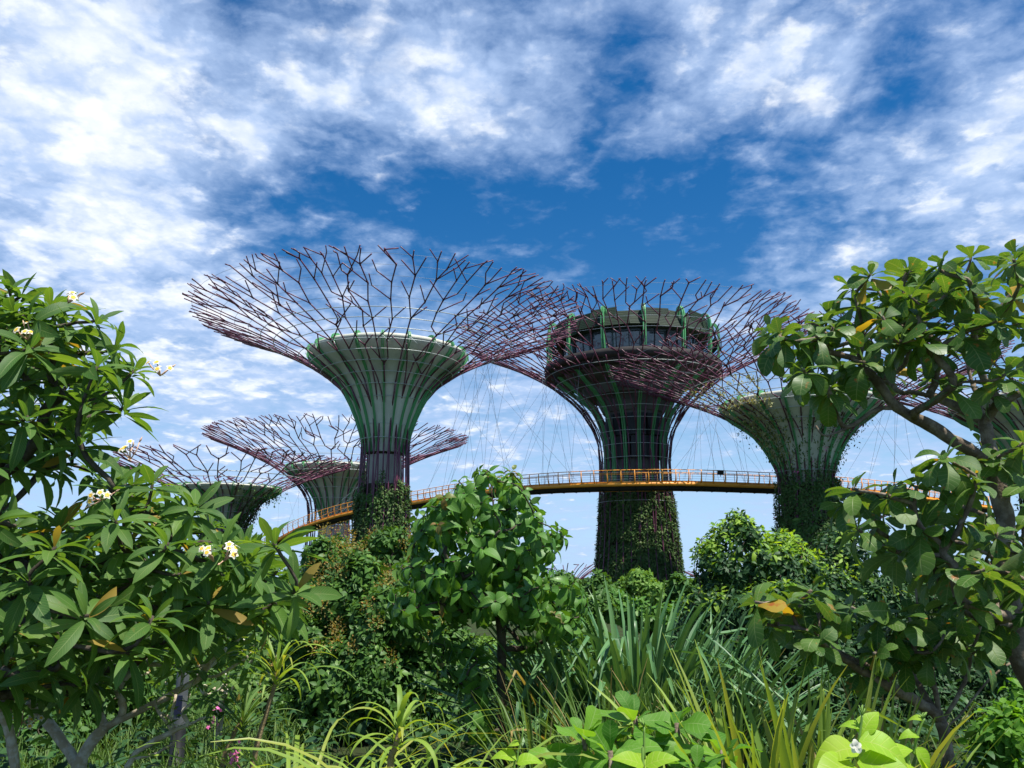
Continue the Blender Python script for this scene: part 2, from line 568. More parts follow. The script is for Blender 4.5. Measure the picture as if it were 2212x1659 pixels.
M['far'] = leaf_mat('light_tree_leaf', [(0.07, 0.16, 0.025), (0.12, 0.24, 0.035), (0.17, 0.29, 0.05)], 0.3, 0.5)
M['vine'] = leaf_mat('climbing_leaf', [(0.026, 0.070, 0.016), (0.050, 0.115, 0.024), (0.080, 0.155, 0.034), (0.085, 0.105, 0.040), (0.105, 0.180, 0.040)], 0.15, 0.6)
M['vine_f'] = leaf_mat('cream_vine_blossom', [(0.34, 0.31, 0.15), (0.26, 0.28, 0.12), (0.42, 0.38, 0.20)], 0.2, 0.6)
gl = principled('dark_blue_glass', (0.05, 0.075, 0.09), 0.05, 1.0)
M['glass'] = gl


# ------------------------------------------------------------------ foliage helpers
def leaf_base(rows, prof, fold=0.15, droop=0.5, wave=0.0, cup=0.0, wph=0.0, bend=0.0, fat=1.0, ragged=0.0):
    """unit leaf: along +y, normal +z, width scaled to prof(t) (half width); returns verts, quads, uvs"""
    ts = np.linspace(0, 1, rows + 1)
    ang = 0.0
    y = z = 0.0
    V, uv = [], []
    for i, t in enumerate(ts):
        if i:
            dt = ts[i] - ts[i - 1]
            ang = -droop * (t - 0.5 * dt)
            y += cos(ang) * dt
            z += sin(ang) * dt
        w = max(prof(t), 0.004)
        wz = fold * w
        for s in (-1, 0, 1):
            wj = w * fat * (1 + (ragged * sin(i * 5.3 + wph * 3 + s * 2.1) if s else 0))
            V.append((s * wj + bend * t * t, y, z + (wz if s else 0) + (wave * sin(t * 9 + wph + (1.6 if s > 0 else 0)) if s else 0) - (cup * w * abs(s))))
    F, U = [], []
    for i in range(rows):
        for c in range(2):
            a = i * 3 + c
            F.append((a, a + 1, a + 4, a + 3))
            u0, u1 = c * 0.5, c * 0.5 + 0.5
            U.append(((u0, ts[i]), (u1, ts[i]), (u1, ts[i + 1]), (u0, ts[i + 1])))
    return np.array(V), np.array(F), np.array(U)


def p_frangi(t):
    return 0.155 * (max(0.0, sin(pi * min(1, t ** 0.85 * 0.98 + 0.02)))) ** 0.75 * (0.55 + 0.55 * t) + (0.012 if t < 0.12 else 0)


def p_paddle(t):
    return 0.02 + 0.30 * (max(0, sin(pi * min(1.0, (t ** 1.45))))) ** 0.55 * (0.42 + 0.62 * t) if t < 0.97 else 0.10


def p_ovate(t):
    return 0.012 + 0.31 * max(0, sin(pi * t ** 0.78)) ** 0.85 * (1.02 - 0.35 * t)


def p_narrow(t):
    return 0.01 + 0.17 * max(0, sin(pi * t ** 0.9)) ** 0.9


class Leaves:
    """collects leaf placements for one mesh"""
    def __init__(self, variants):
        self.var = variants
        self.pos, self.dir, self.nor, self.len, self.wid, self.mat = [], [], [], [], [], []

    def put(self, p, d, n, length, wid=1.0, mat=0):
        self.pos.append(p)
        self.dir.append(d)
        self.nor.append(n)
        self.len.append(length)
        self.wid.append(wid)
        self.mat.append(mat)

    def to_mb(self, mb):
        P = np.array(self.pos, float)
        d = np.array(self.dir, float)
        n = np.array(self.nor, float)
        d /= np.linalg.norm(d, axis=1)[:, None] + 1e-9
        x = np.cross(d, n)
        x /= np.linalg.norm(x, axis=1)[:, None] + 1e-9
        n = np.cross(x, d)
        L = np.array(self.len)
        W = np.array(self.wid)
        mats = np.array(self.mat)
        pick = RNG.integers(0, len(self.var), len(P))
        for vi, (bv, bf, bu) in enumerate(self.var):
            for mi in np.unique(mats):
                s = np.where((pick == vi) & (mats == mi))[0]
                if not len(s):
                    continue
                V = (P[s][:, None] + L[s][:, None, None] * (bv[None, :, 0:1] * W[s][:, None, None] * x[s][:, None]
                                                          + bv[None, :, 1:2] * d[s][:, None] + bv[None, :, 2:3] * n[s][:, None]))
                k = len(bv)
                F = bf[None] + (np.arange(len(s)) * k)[:, None, None]
                U = np.broadcast_to(bu[None], (len(s),) + bu.shape)
                mb.add(V.reshape(-1, 3), F.reshape(-1, 4), U.reshape(-1, 4, 2), int(mi))
        return mb


def unit(v):
    v = np.asarray(v, float)
    return v / (np.linalg.norm(v) + 1e-9)


def rosette(lv, tip, axis, n, length, inc=(25, 105), spread=0.05, mat=0, jl=0.25, wid=1.0, ymat=None, yprob=0.0, sag=0.0):
    axis = unit(axis)
    ref = np.array([0, 0, 1.0]) if abs(axis[2]) < 0.9 else np.array([1.0, 0, 0])
    u = unit(np.cross(axis, ref))
    v = np.cross(axis, u)
    ph = random.uniform(0, 6.28)
    for i in range(n):
        f = (i + 0.5) / n
        a = ph + i * 2.39996 + random.uniform(-.3, .3)
        th = radians(inc[0] + (inc[1] - inc[0]) * f ** 0.85 + random.uniform(-10, 10))
        rad = cos(a) * u + sin(a) * v
        d = cos(th) * axis + sin(th) * rad
        d = unit(d + np.array([0, 0, -sag * f]))
        nrm = unit(axis * sin(th) - rad * cos(th) + RNG.normal(0, .34, 3))
        p = np.asarray(tip) - axis * spread * f + rad * 0.012
        mm = mat
        if ymat is not None and random.random() < yprob * (0.4 + f):
            mm = ymat
        lv.put(p, d, nrm, length * (0.62 + 0.5 * min(1, f * 1.7)) * random.uniform(1 - jl, 1 + jl * .5), wid * random.uniform(.85, 1.15), mm)


class Skel:
    """branch skeleton: hand-laid limbs plus twigs grown to every leaf tip; radii from the load each limb carries"""
    def __init__(self):
        self.p, self.par, self.load, self.tipdir = [], [], [], {}

    def node(self, p, par):
        self.p.append(np.asarray(p, float))
        self.par.append(par)
        self.load.append(0.0)
        return len(self.p) - 1

    def limb(self, pts, par=-1, sub=4):
        pts = [np.asarray(q, float) for q in pts]
        if par >= 0:
            pts = [self.p[par]] + pts
        ids = [par] if par >= 0 else [self.node(pts[0], -1)]
        for i in range(len(pts) - 1):
            p0 = pts[max(0, i - 1)]
            p1, p2 = pts[i], pts[i + 1]
            p3 = pts[min(len(pts) - 1, i + 2)]
            for s in range(1, sub + 1):
                t = s / sub
                q = 0.5 * ((2 * p1) + (-p0 + p2) * t + (2 * p0 - 5 * p1 + 4 * p2 - p3) * t * t + (-p0 + 3 * p1 - 3 * p2 + p3) * t ** 3)
                q = q + RNG.normal(0, 0.012 * np.linalg.norm(p2 - p1), 3) * (0 if s == sub else 1)
                ids.append(self.node(q, ids[-1]))
        return ids

    def nearest(self, q):
        d = np.linalg.norm(np.array(self.p) - np.asarray(q, float), axis=1)
        return int(np.argmin(d))

    def grow(self, tips, rise=0.25, jitter=0.04, back=0.0, sub=4):
        root = self.p[0]
        tips = sorted([np.asarray(t, float) for t in tips], key=lambda t: np.linalg.norm(t - root))
        first = len(self.p)
        depth = [0.0] * len(self.p)
        for i in range(1, len(self.p)):
            pr = self.par[i]
            depth[i] = (depth[pr] if pr >= 0 else 0) + np.linalg.norm(self.p[i] - self.p[max(pr, 0)])
        for t in tips:
            A = np.array(self.p)
            dist = np.linalg.norm(A - t, axis=1)
            below = np.maximum(0, A[:, 2] - t[2])
            cost = dist + 0.18 * np.array(depth) + 0.7 * below
            cost[dist < 0.06] += 1
            j = int(np.argmin(cost))
            p0 = self.p[j]
            pj = self.p[self.par[j]] if self.par[j] >= 0 else p0 - np.array([0, 0, .3])
            d0 = unit(p0 - pj)
            Ld = np.linalg.norm(t - p0)
            c1 = p0 + d0 * Ld * 0.30 + RNG.normal(0, jitter * Ld, 3)
            c2 = t - unit((t - p0) + np.array([0, 0, rise * Ld])) * Ld * 0.35 + np.array([0, 0, -rise * 0.25 * Ld]) + RNG.normal(0, jitter * Ld, 3)
            k = j
            for s in range(1, sub + 1):
                u = s / sub
                q = (1 - u) ** 3 * p0 + 3 * (1 - u) ** 2 * u * c1 + 3 * (1 - u) * u * u * c2 + u ** 3 * t
                dp = depth[k] + np.linalg.norm(q - self.p[k])
                k = self.node(q, k)
                depth.append(dp)
            self.tipdir[k] = unit(t - c2)
            self.load[k] = 1.0

    def radii(self, r_tip, power=2.3, r_min=0.0):
        n = len(self.p)
        ld = np.array(self.load, float)
        for i in range(n - 1, 0, -1):
            if self.par[i] >= 0:
                ld[self.par[i]] += ld[i]
        self.ld = ld
        return np.maximum(r_tip * np.maximum(ld, 0.6) ** (1 / power), r_min)

    def mesh(self, mb, r_tip, power=2.3, sides=7, knob=0.0, rmax=None):
        R = self.radii(r_tip, power)
        if rmax:
            R = np.minimum(R, rmax)
        n = len(self.p)
        kids = [[] for _ in range(n)]
        for i in range(n):
            if self.par[i] >= 0:
                kids[self.par[i]].append(i)
        starts = [(i, None) for i in range(n) if self.par[i] < 0]
        while starts:
            i, frm = starts.pop()
            path, rad = ([], [])
            if frm is not None:
                path.append(self.p[frm])
                rad.append(min(R[frm] * 0.8, R[i] * 1.25))
            k = i
            while True:
                path.append(self.p[k])
                rad.append(R[k] * (1 + random.uniform(-knob, knob)))
                if not kids[k]:
                    break
                ks = sorted(kids[k], key=lambda q: -R[q])
                for o in ks[1:]:
                    starts.append((o, k))
                k = ks[0]
            if len(path) > 1:
                mb.tube(path, rad, sides)
        return mb


def in_poly(x, y, poly):
    c = False
    j = len(poly) - 1
    for i in range(len(poly)):
        xi, yi = poly[i]
        xj, yj = poly[j]
        if (yi > y) != (yj > y) and x < (xj - xi) * (y - yi) / (yj - yi) + xi:
            c = not c
        j = i
    return c


def poly_tips(poly, n, Y0, Y1, mind=0.12, holes=(), jit=None):
    """crown volume: points inside an outline, at depths Y0..Y1, kept apart"""
    xs = [p[0] for p in poly]
    ys = [p[1] for p in poly]
    out = []
    tries = 0
    while len(out) < n and tries < n * 60:
        tries += 1
        x, y = random.uniform(min(xs), max(xs)), random.uniform(min(ys), max(ys))
        if not in_poly(x, y, poly):
            continue
        if any((x - hx) ** 2 + (y - hy) ** 2 < hr * hr for hx, hy, hr in holes):
            continue
        q = at(x, y, random.uniform(Y0, Y1))
        if out and np.min(np.linalg.norm(np.array(out) - q, axis=1)) < mind:
            continue
        out.append(q)
    return out


def blade(mb, base, az, el, L, w, curve, kink=None, n=9, mat=0, fold=0.25, twist=0.0):
    p = np.asarray(base, float).copy()
    V, F, U = [], [], []
    e = el
    for i in range(n + 1):
        t = i / n
        d = np.array([cos(e) * sin(az), cos(e) * cos(az), sin(e)])
        a2 = twist * t
        side = np.array([cos(az), -sin(az), 0.0])
        up = np.cross(side, d)
        s = side * cos(a2) + up * sin(a2)
        nn = np.cross(s, d)
        ww = w * min(1.0, 0.45 + 2.2 * t) * (1 - t ** 3.2) + 0.002
        for c in (-1, 0, 1):
            V.append(p + s * ww * c + (nn * ww * fold if c else 0))
        if i < n:
            p = p + d * L / n
            e -= curve / n * (0.4 + 1.2 * t)
            if kink and abs(t - kink[0]) < 0.5 / n:
                e -= kink[1]
    for i in range(n):
        for c in range(2):
            a = i * 3 + c
            F.append((a, a + 1, a + 4, a + 3))
            U.append(((c * .5, i / n), (c * .5 + .5, i / n), (c * .5 + .5, (i + 1) / n), (c * .5, (i + 1) / n)))
    mb.add(V, F, U, mat)


# ------------------------------------------------------------------ ground
def ground():
    mb = MB()
    n = 60
    xs = np.sign(np.linspace(-1, 1, n)) * np.abs(np.linspace(-1, 1, n)) ** 3 * 3000
    ys = np.linspace(0, 1, n) ** 3 * 4000 - 30
    X, Yy = np.meshgrid(xs, ys)
    Z = 0.06 * np.sin(X * .7) * np.cos(Yy * .5) * (np.hypot(X, Yy) < 60)
    V = np.stack([X, Yy, Z], -1).reshape(-1, 3)
    i = np.arange(n - 1)[:, None] * n
    j = np.arange(n - 1)[None, :]
    F = np.stack([i + j, i + j + 1, i + j + n + 1, i + j + n], -1).reshape(-1, 4)
    mb.add(V, F)
    o = mb.build('ground', M['soil'])
    o['kind'] = 'structure'


ground()


# ------------------------------------------------------------------ supertrees
BOWL = [(.24, 0), (.265, .10), (.305, .22), (.36, .35), (.43, .48), (.51, .60), (.60, .705), (.70, .785), (.80, .845), (.89, .90), (.955, .95), (1.0, 1.0)]


class Tower:
    """one tree-shaped steel tower; every measure is taken from its size in the grid at distance D"""
    def __init__(s, xd, yref, D, near_y, R_px, trunk_px, flare_y, base_px=None, k=2.4):
        s.D = D
        zr = z_at(yref, D)
        s.ax = (xd - CX) * m_per_px(D, zr)
        s.R = R_px * m_per_px(D, z_at(near_y + 150, D))
        s.H = CAMZ + (D - s.R) * tan(elev(near_y))
        s.rt = trunk_px * m_per_px(D, z_at(flare_y, D))
        s.rb = (base_px or trunk_px * 1.12) * m_per_px(D, CAMZ)
        s.z1 = z_at(flare_y, D)
        s.k = k
        s.c = np.array([s.ax, D, 0.0])
        # meridian of the lattice by arc length
        t = np.linspace(0, 1, 400)
        zz = s.z1 + (s.H - s.z1) * t
        rr = s.rt + (s.R - s.rt) * t ** k
        l = np.concatenate([[0], np.cumsum(np.hypot(np.diff(zz), np.diff(rr)))])
        s.ml, s.mz, s.mr, s.L = l, zz, rr, l[-1]

    def rz(s, l):
        if l < 0:
            zz = s.z1 + l
            f = min(1, -l / s.z1)
            return s.rt + (s.rb - s.rt) * f ** 1.6, zz
        return float(np.interp(l, s.ml, s.mr)), float(np.interp(l, s.ml, s.mz))

    def pt(s, l, th, dr=0.0):
        r, z = s.rz(l)
        return s.c + np.array([(r + dr) * cos(th), (r + dr) * sin(th), z])

    def seg(s, l0, th0, l1, th1, step=2.2):
        n = max(1, int(abs(l1 - l0) / step))
        return [s.pt(l0 + (l1 - l0) * i / n, th0 + (th1 - th0) * i / n) for i in range(n + 1)]


def lattice(T, root, n_stem, rod, gap, seed, sides=5, l_end_f=1.0, low=None, zig=1.0):
    rnd = random.Random(seed)
    lo = -(T.z1 - 0.2) if low is None else low

    def piece(mb, l0, t0, l1, t1, rd):
        mb.tube(T.seg(l0, t0, l1, t1), rd, sides)

    def sleeve(mb, l, th, rd):
        mb.tube([T.pt(l - .2, th), T.pt(l + .2, th)], rd * 1.28, sides)

    def grow(mb, l, th, th0, half, lev, straight):
        """a rod wandering outward about the angle th0; half is half its share of the circle"""
        end = T.L * l_end_f * (1 - abs(rnd.gauss(0, .03)))
        rd = rod * (1.0, .9, .8, .75)[min(lev, 3)]
        guard = 0
        while l < end - .3 and guard < 60:
            guard += 1
            r = T.rz(l)[0]
            if 2 * half * r > gap * 1.75 * rnd.uniform(.8, 1.25) and lev < 3:
                sleeve(mb, l, th, rd)
                keep = rnd.random() < .5
                for sg in (-1, 1):
                    tt = th0 + sg * half * .5
                    if keep and abs(tt - th) < half * .6:
                        grow(mb, l, th, tt, half * .5, lev + 1, True)
                        continue
                    run = abs(tt - th) * r
                    la = min(end, l + max(.8, run * rnd.uniform(.9, 1.9)))
                    piece(mb, l, th, la, tt, rd * .92)
                    grow(mb, la, tt, tt, half * .5, lev + 1, False)
                return
            step = rnd.uniform(2.2, 4.2) * gap * (.8 if lev else 1.2)
            ln = min(end, l + step)
            rn = T.rz(ln)[0]
            amp = (.10 if straight else .62) * min(1, max(0, (r / T.rt - 1.15) * 1.4))
            tn = th0 + rnd.uniform(-amp, amp) * half
            lim = .75 * (ln - l) / rn
            tn = max(th - lim, min(th + lim, tn))
            piece(mb, l, th, ln, tn, rd)
            if r > T.rt * 1.5 and ln < end - .5:
                sleeve(mb, ln, tn, rd)
                if rnd.random() < .88:
                    # side twig from the bend, leaning away from the way the rod turned
                    sg = rnd.choice((-1, 1))
                    ls = min(T.L * l_end_f * 1.01, ln + rnd.uniform(1.3, 2.9) * gap)
                    dth = sg * (ls - ln) * rnd.uniform(.40, .85) / rn
                    piece(mb, ln, tn, ls, tn + dth, rd * .86)
                    if rnd.random() < .55 and ls < end:
                        l2 = min(T.L * l_end_f * 1.01, ls + rnd.uniform(.8, 1.7) * gap)
                        piece(mb, ls, tn + dth, l2, tn + dth * rnd.uniform(.5, 1.3), rd * .82)
            l, th = ln, tn

    for i in range(n_stem):
        th = 2 * pi * (i + .5) / n_stem + rnd.uniform(-.02, .02)
        half = pi / n_stem
        mb = MB()
        # trunk run with one leaning brace per stem
        mb.tube([T.pt(lo + (0 - lo) * q / 8, th) for q in range(9)] , rod * 1.05, sides)
        sg = 1 if i % 2 else -1
        if rnd.random() < .45:
            la, lb = lo * rnd.uniform(.35, .95), rnd.uniform(.02, .10) * T.L
            mb.tube([T.pt(la + (lb - la) * q / 6, th + sg * 2 * half * q / 6 * 1.0, .12) for q in range(7)], rod * .9, sides)
        la, lb = rnd.uniform(.10, .2) * T.L, rnd.uniform(.36, .5) * T.L
        if i % 2:
            mb.tube([T.pt(la + (lb - la) * q / 8, th - sg * 2 * half * q / 8, .1) for q in range(9)], rod * .9, sides)
        grow(mb, 0.0, th, th, half, 0, rnd.random() < .5)
        mb.build('steel_branch', M['steel'], root)


def hoops(T, root, ls, rad, name, mat, dr=0.15, seg=72):
    for l in ls:
        r, z = T.rz(l)
        a = np.linspace(0, 2 * pi, seg + 1)
        mb = MB()
        mb.tube([T.c + np.array([(r + dr) * cos(q), (r + dr) * sin(q), z]) for q in a], rad, 4, cap=False)
        mb.build(name, M[mat], root)


def bowl(T, root, half_px, side_y, bottom_y, n_rib=20, phase=.1, strut_r=.09):
    zb, zt = z_at(bottom_y, T.D), z_at(side_y, T.D)
    h = zt - zb
    Rb = half_px * m_per_px(T.D, zt)
    roll = [(1.0, 1.0), (1.003, 1.012), (.996, 1.028), (.975, 1.038), (.94, 1.04), (.90, 1.03), (.86, 1.01), (.80, .98), (.6, .93), (.0, .92)]
    prof = [(r * Rb, zb + t * h) for r, t in BOWL + roll[1:]]
    mb = MB()
    mb.lathe(prof, 72, (T.ax, T.D))
    mb.build('funnel', M['funnel'], root)
    # ribs follow the funnel and hook over its rim
    rp = [(r * Rb, zb + t * h) for r, t in BOWL + roll[1:6]]
    rp = np.array(rp)
    tg = np.gradient(rp, axis=0)
    tg /= np.linalg.norm(tg, axis=1)[:, None]
    nr = np.stack([tg[:, 1], -tg[:, 0]], 1)
    dep, wid = 0.034 * Rb, 0.0095 * Rb
    for i in range(n_rib):
        th = 2 * pi * (i + phase) / n_rib
        er, et = np.array([cos(th), sin(th), 0]), np.array([-sin(th), cos(th), 0])
        mb = MB()
        # two flanges side by side with a slot between, as the photo's paired green lines
        for off in (-1, 1):
            V = []
            for q in range(len(rp)):
                for dn, dw in ((.002 * Rb, -.45), (dep, -.45), (dep, .45), (.002 * Rb, .45)):
                    r, z = rp[q] + nr[q] * dn
                    V.append(T.c + er * r + et * (off * wid * .9 + dw * wid) * (.5 + .6 * rp[q][0] / Rb) + np.array([0, 0, z]))
            m = len(rp)
            F = []
            for q in range(m - 1):
                for c in range(4):
                    F.append((q * 4 + c, q * 4 + (c + 1) % 4, q * 4 + 4 + (c + 1) % 4, q * 4 + 4 + c))
            F += [(0, 3, 2, 1), ((m - 1) * 4, (m - 1) * 4 + 1, (m - 1) * 4 + 2, (m - 1) * 4 + 3)]
            mb.add(V, F)
        mb.build('rib', M['rib'], root, smooth=False)
    # V struts from the rim to the lattice
    ltarget = None
    for l in np.linspace(0, T.L, 200):
        if T.rz(l)[1] >= zb + .80 * h:
            ltarget = l
            break
    for i in range(n_rib):
        th = 2 * pi * (i + phase) / n_rib
        top = T.c + np.array([Rb * 1.03 * cos(th), Rb * 1.03 * sin(th), zb + 1.0 * h])
        foot = T.pt(ltarget, th)
        mb = MB()
        mb.tube([top, foot], strut_r, 5)
        mb.tube([top, T.pt(ltarget + .10 * T.L, th + .5 * pi / n_rib)], strut_r * .5, 4)
        mb.build('strut', M['hoop'], root)
    return Rb, zb, zt


def core(T, root, half_px, y_top, mat='concrete', name='core'):
    r = half_px * m_per_px(T.D, z_at(y_top, T.D))
    zt = z_at(y_top, T.D)
    mb = MB()
    prof = [(r, 0.0), (r, zt - 9), (r, zt - 6), (r * 1.02, zt - 6), (r * 1.02, zt - 5.6), (r, zt - 5.6), (r, zt - 2.6), (r * 1.02, zt - 2.6),
            (r * 1.02, zt - 2.3), (r, zt - 2.3), (r, zt)]
    mb.lathe(prof, 32, (T.ax, T.D))
    # collar of floodlight brackets
    for q in range(14):
        a = 2 * pi * q / 14
        e = np.array([cos(a), sin(a), 0])
        t = np.array([-sin(a), cos(a), 0])
        mb.box(T.c + e * (r + .35) + np.array([0, 0, zt - 8.2]), e * .35, t * .45, np.array([0, 0, .28]))
    mb.build(name, M[mat], root, smooth=False)
    return r


def vines(T, root, y_top, n, size, seed, flare=0.0, name='climbing_plants', mats=('vine', 'vine'), lo_z=0.0, rad_add=0.1, ragged=3.0):
    rnd = random.Random(seed)
    ztop = z_at(y_top, T.D)
    mb0 = MB()
    prof = []
    for z in np.linspace(lo_z, ztop, 24):
        l = z - T.z1 if z < T.z1 else float(np.interp(z, T.mz, T.ml))
        prof.append((T.rz(l)[0] * .90, z))
    mb0.lathe(prof, 40, (T.ax, T.D))
    mb0.build('planting_panel', M['vinebase'], root)
    var = [leaf_base(2, p_ovate, .2, 1.0), leaf_base(2, p_ovate, .1, .4), leaf_base(2, p_narrow, .2, .8)]
    lv = Leaves(var)
    i = 0
    # columns of planting with their own length and bulge
    ncol = 36
    bul = [rnd.uniform(0, 1) for _ in range(ncol)]
    tops = [ztop + rnd.uniform(-ragged, ragged * .5) for _ in range(ncol)]
    kind = [rnd.random() for _ in range(ncol * 40)]
    while i < n:
        th = rnd.uniform(0, 2 * pi)
        if sin(th) > .35:
            continue
        c = int(th / (2 * pi) * ncol)
        z = lo_z + (tops[c] - lo_z) * rnd.random() ** .9
        patch = kind[c * 40 + int(abs(z) / 1.4) % 40]
        if patch < .20 and rnd.random() < .72:
            continue
        l = z - T.z1 if z < T.z1 else float(np.interp(z, T.mz, T.ml))
        r = T.rz(l)[0]
        e = np.array([cos(th), sin(th), 0])
        p = T.c + e * (r * .93 + rad_add + (bul[c] * .5 + patch * .7) * rnd.random() * size * 1.6) + np.array([0, 0, z])
        d = unit(e * rnd.uniform(.1, 1) + np.array([0, 0, rnd.uniform(-1, .5)]) + np.array([-sin(th), cos(th), 0]) * rnd.uniform(-.7, .7))
        lv.put(p, d, unit(e + np.array([rnd.uniform(-.5, .5), rnd.uniform(-.5, .5), 1.0])), size * rnd.uniform(.5, 1.3), rnd.uniform(.7, 1.3))
        i += 1
    mb = MB()
    lv.to_mb(mb)
    mb.build(name, M[mats[0]], root)
    fv = Leaves([leaf_base(4, p_narrow, .2, 1.3), leaf_base(4, p_narrow, .2, 1.9)])
    for _ in range(int(n / 75)):
        th = rnd.uniform(pi * .95, pi * 2.05)
        z = lo_z + (ztop - lo_z) * rnd.random() ** .8
        l = z - T.z1 if z < T.z1 else float(np.interp(z, T.mz, T.ml))
        e = np.array([cos(th), sin(th), 0])
        rosette(fv, T.c + e * (T.rz(l)[0] * .97 + rad_add) + np.array([0, 0, z]), unit(e + np.array([0, 0, .5])), rnd.randint(6, 14), size * rnd.uniform(1.6, 3.0), (20, 100), .1, 0, .3, .7, sag=.4)
    mb = MB()
    fv.to_mb(mb)
    mb.build('fern_clumps', M['shrub' if seed % 2 else 'vine'], root)


def hanging_vines(T, root, th0, th1, l0, l1, n, size, seed, name, mat, hang=3.0):
    rnd = random.Random(seed)
    var = [leaf_base(2, p_ovate, .2, .8), leaf_base(2, p_narrow, .1, .4)]
    lv = Leaves(var)
    for _ in range(n):
        th = rnd.uniform(th0, th1)
        l = l0 + (l1 - l0) * rnd.random() ** 1.5
        p = T.pt(l, th, rnd.uniform(-.4, .5))
        m = rnd.randint(2, 7)
        ln = rnd.uniform(.1, 1) ** 2 * hang
        for q in range(m):
            f = q / m
            pp = p + np.array([rnd.gauss(0, .18), rnd.gauss(0, .18), -ln * f + rnd.gauss(0, .12)])
            lv.put(pp, unit(np.array([rnd.gauss(0, .6), rnd.gauss(0, .6), -.5 + rnd.gauss(0, .4)])), unit(np.array([rnd.gauss(0, .5), rnd.gauss(0, .5), 1])), size * rnd.uniform(.5, 1.2))
    mb = MB()
    lv.to_mb(mb)
    mb.build(name, M[mat], root)


GT = 'supertree towers of the garden'

# --- the tall pale tower left of the middle
TA = Tower(832, 960, 100, 529, 418, 50, 962, base_px=66)
rA = thing('supertree_tower', 'largest steel supertree, wide branching canopy around a pale funnel, left of the restaurant one', 'supertree', TA.c, GT)
bowl(TA, rA, 168, 772, 980, 20, .25)
core(TA, rA, 36, 985)
lattice(TA, rA, 28, .088, 1.12, 5)
hoops(TA, rA, np.linspace(.02, .66, 12) * TA.L, .05, 'hoop', 'hoop', seg=64)
hoops(TA, rA, np.linspace(.72, .96, 5) * TA.L, .018, 'tie_cable', 'cable', 0)
vines(TA, rA, 1048, 9000, .40, 21)

# --- the restaurant tower in the middle
TC = Tower(1372, 1000, 125, 596, 380, 75, 1000, base_px=98, k=2.3)
rC = thing('supertree_tower', 'dark supertree carrying a round glazed restaurant, behind the orange walkway in the middle', 'supertree', TC.c, GT)


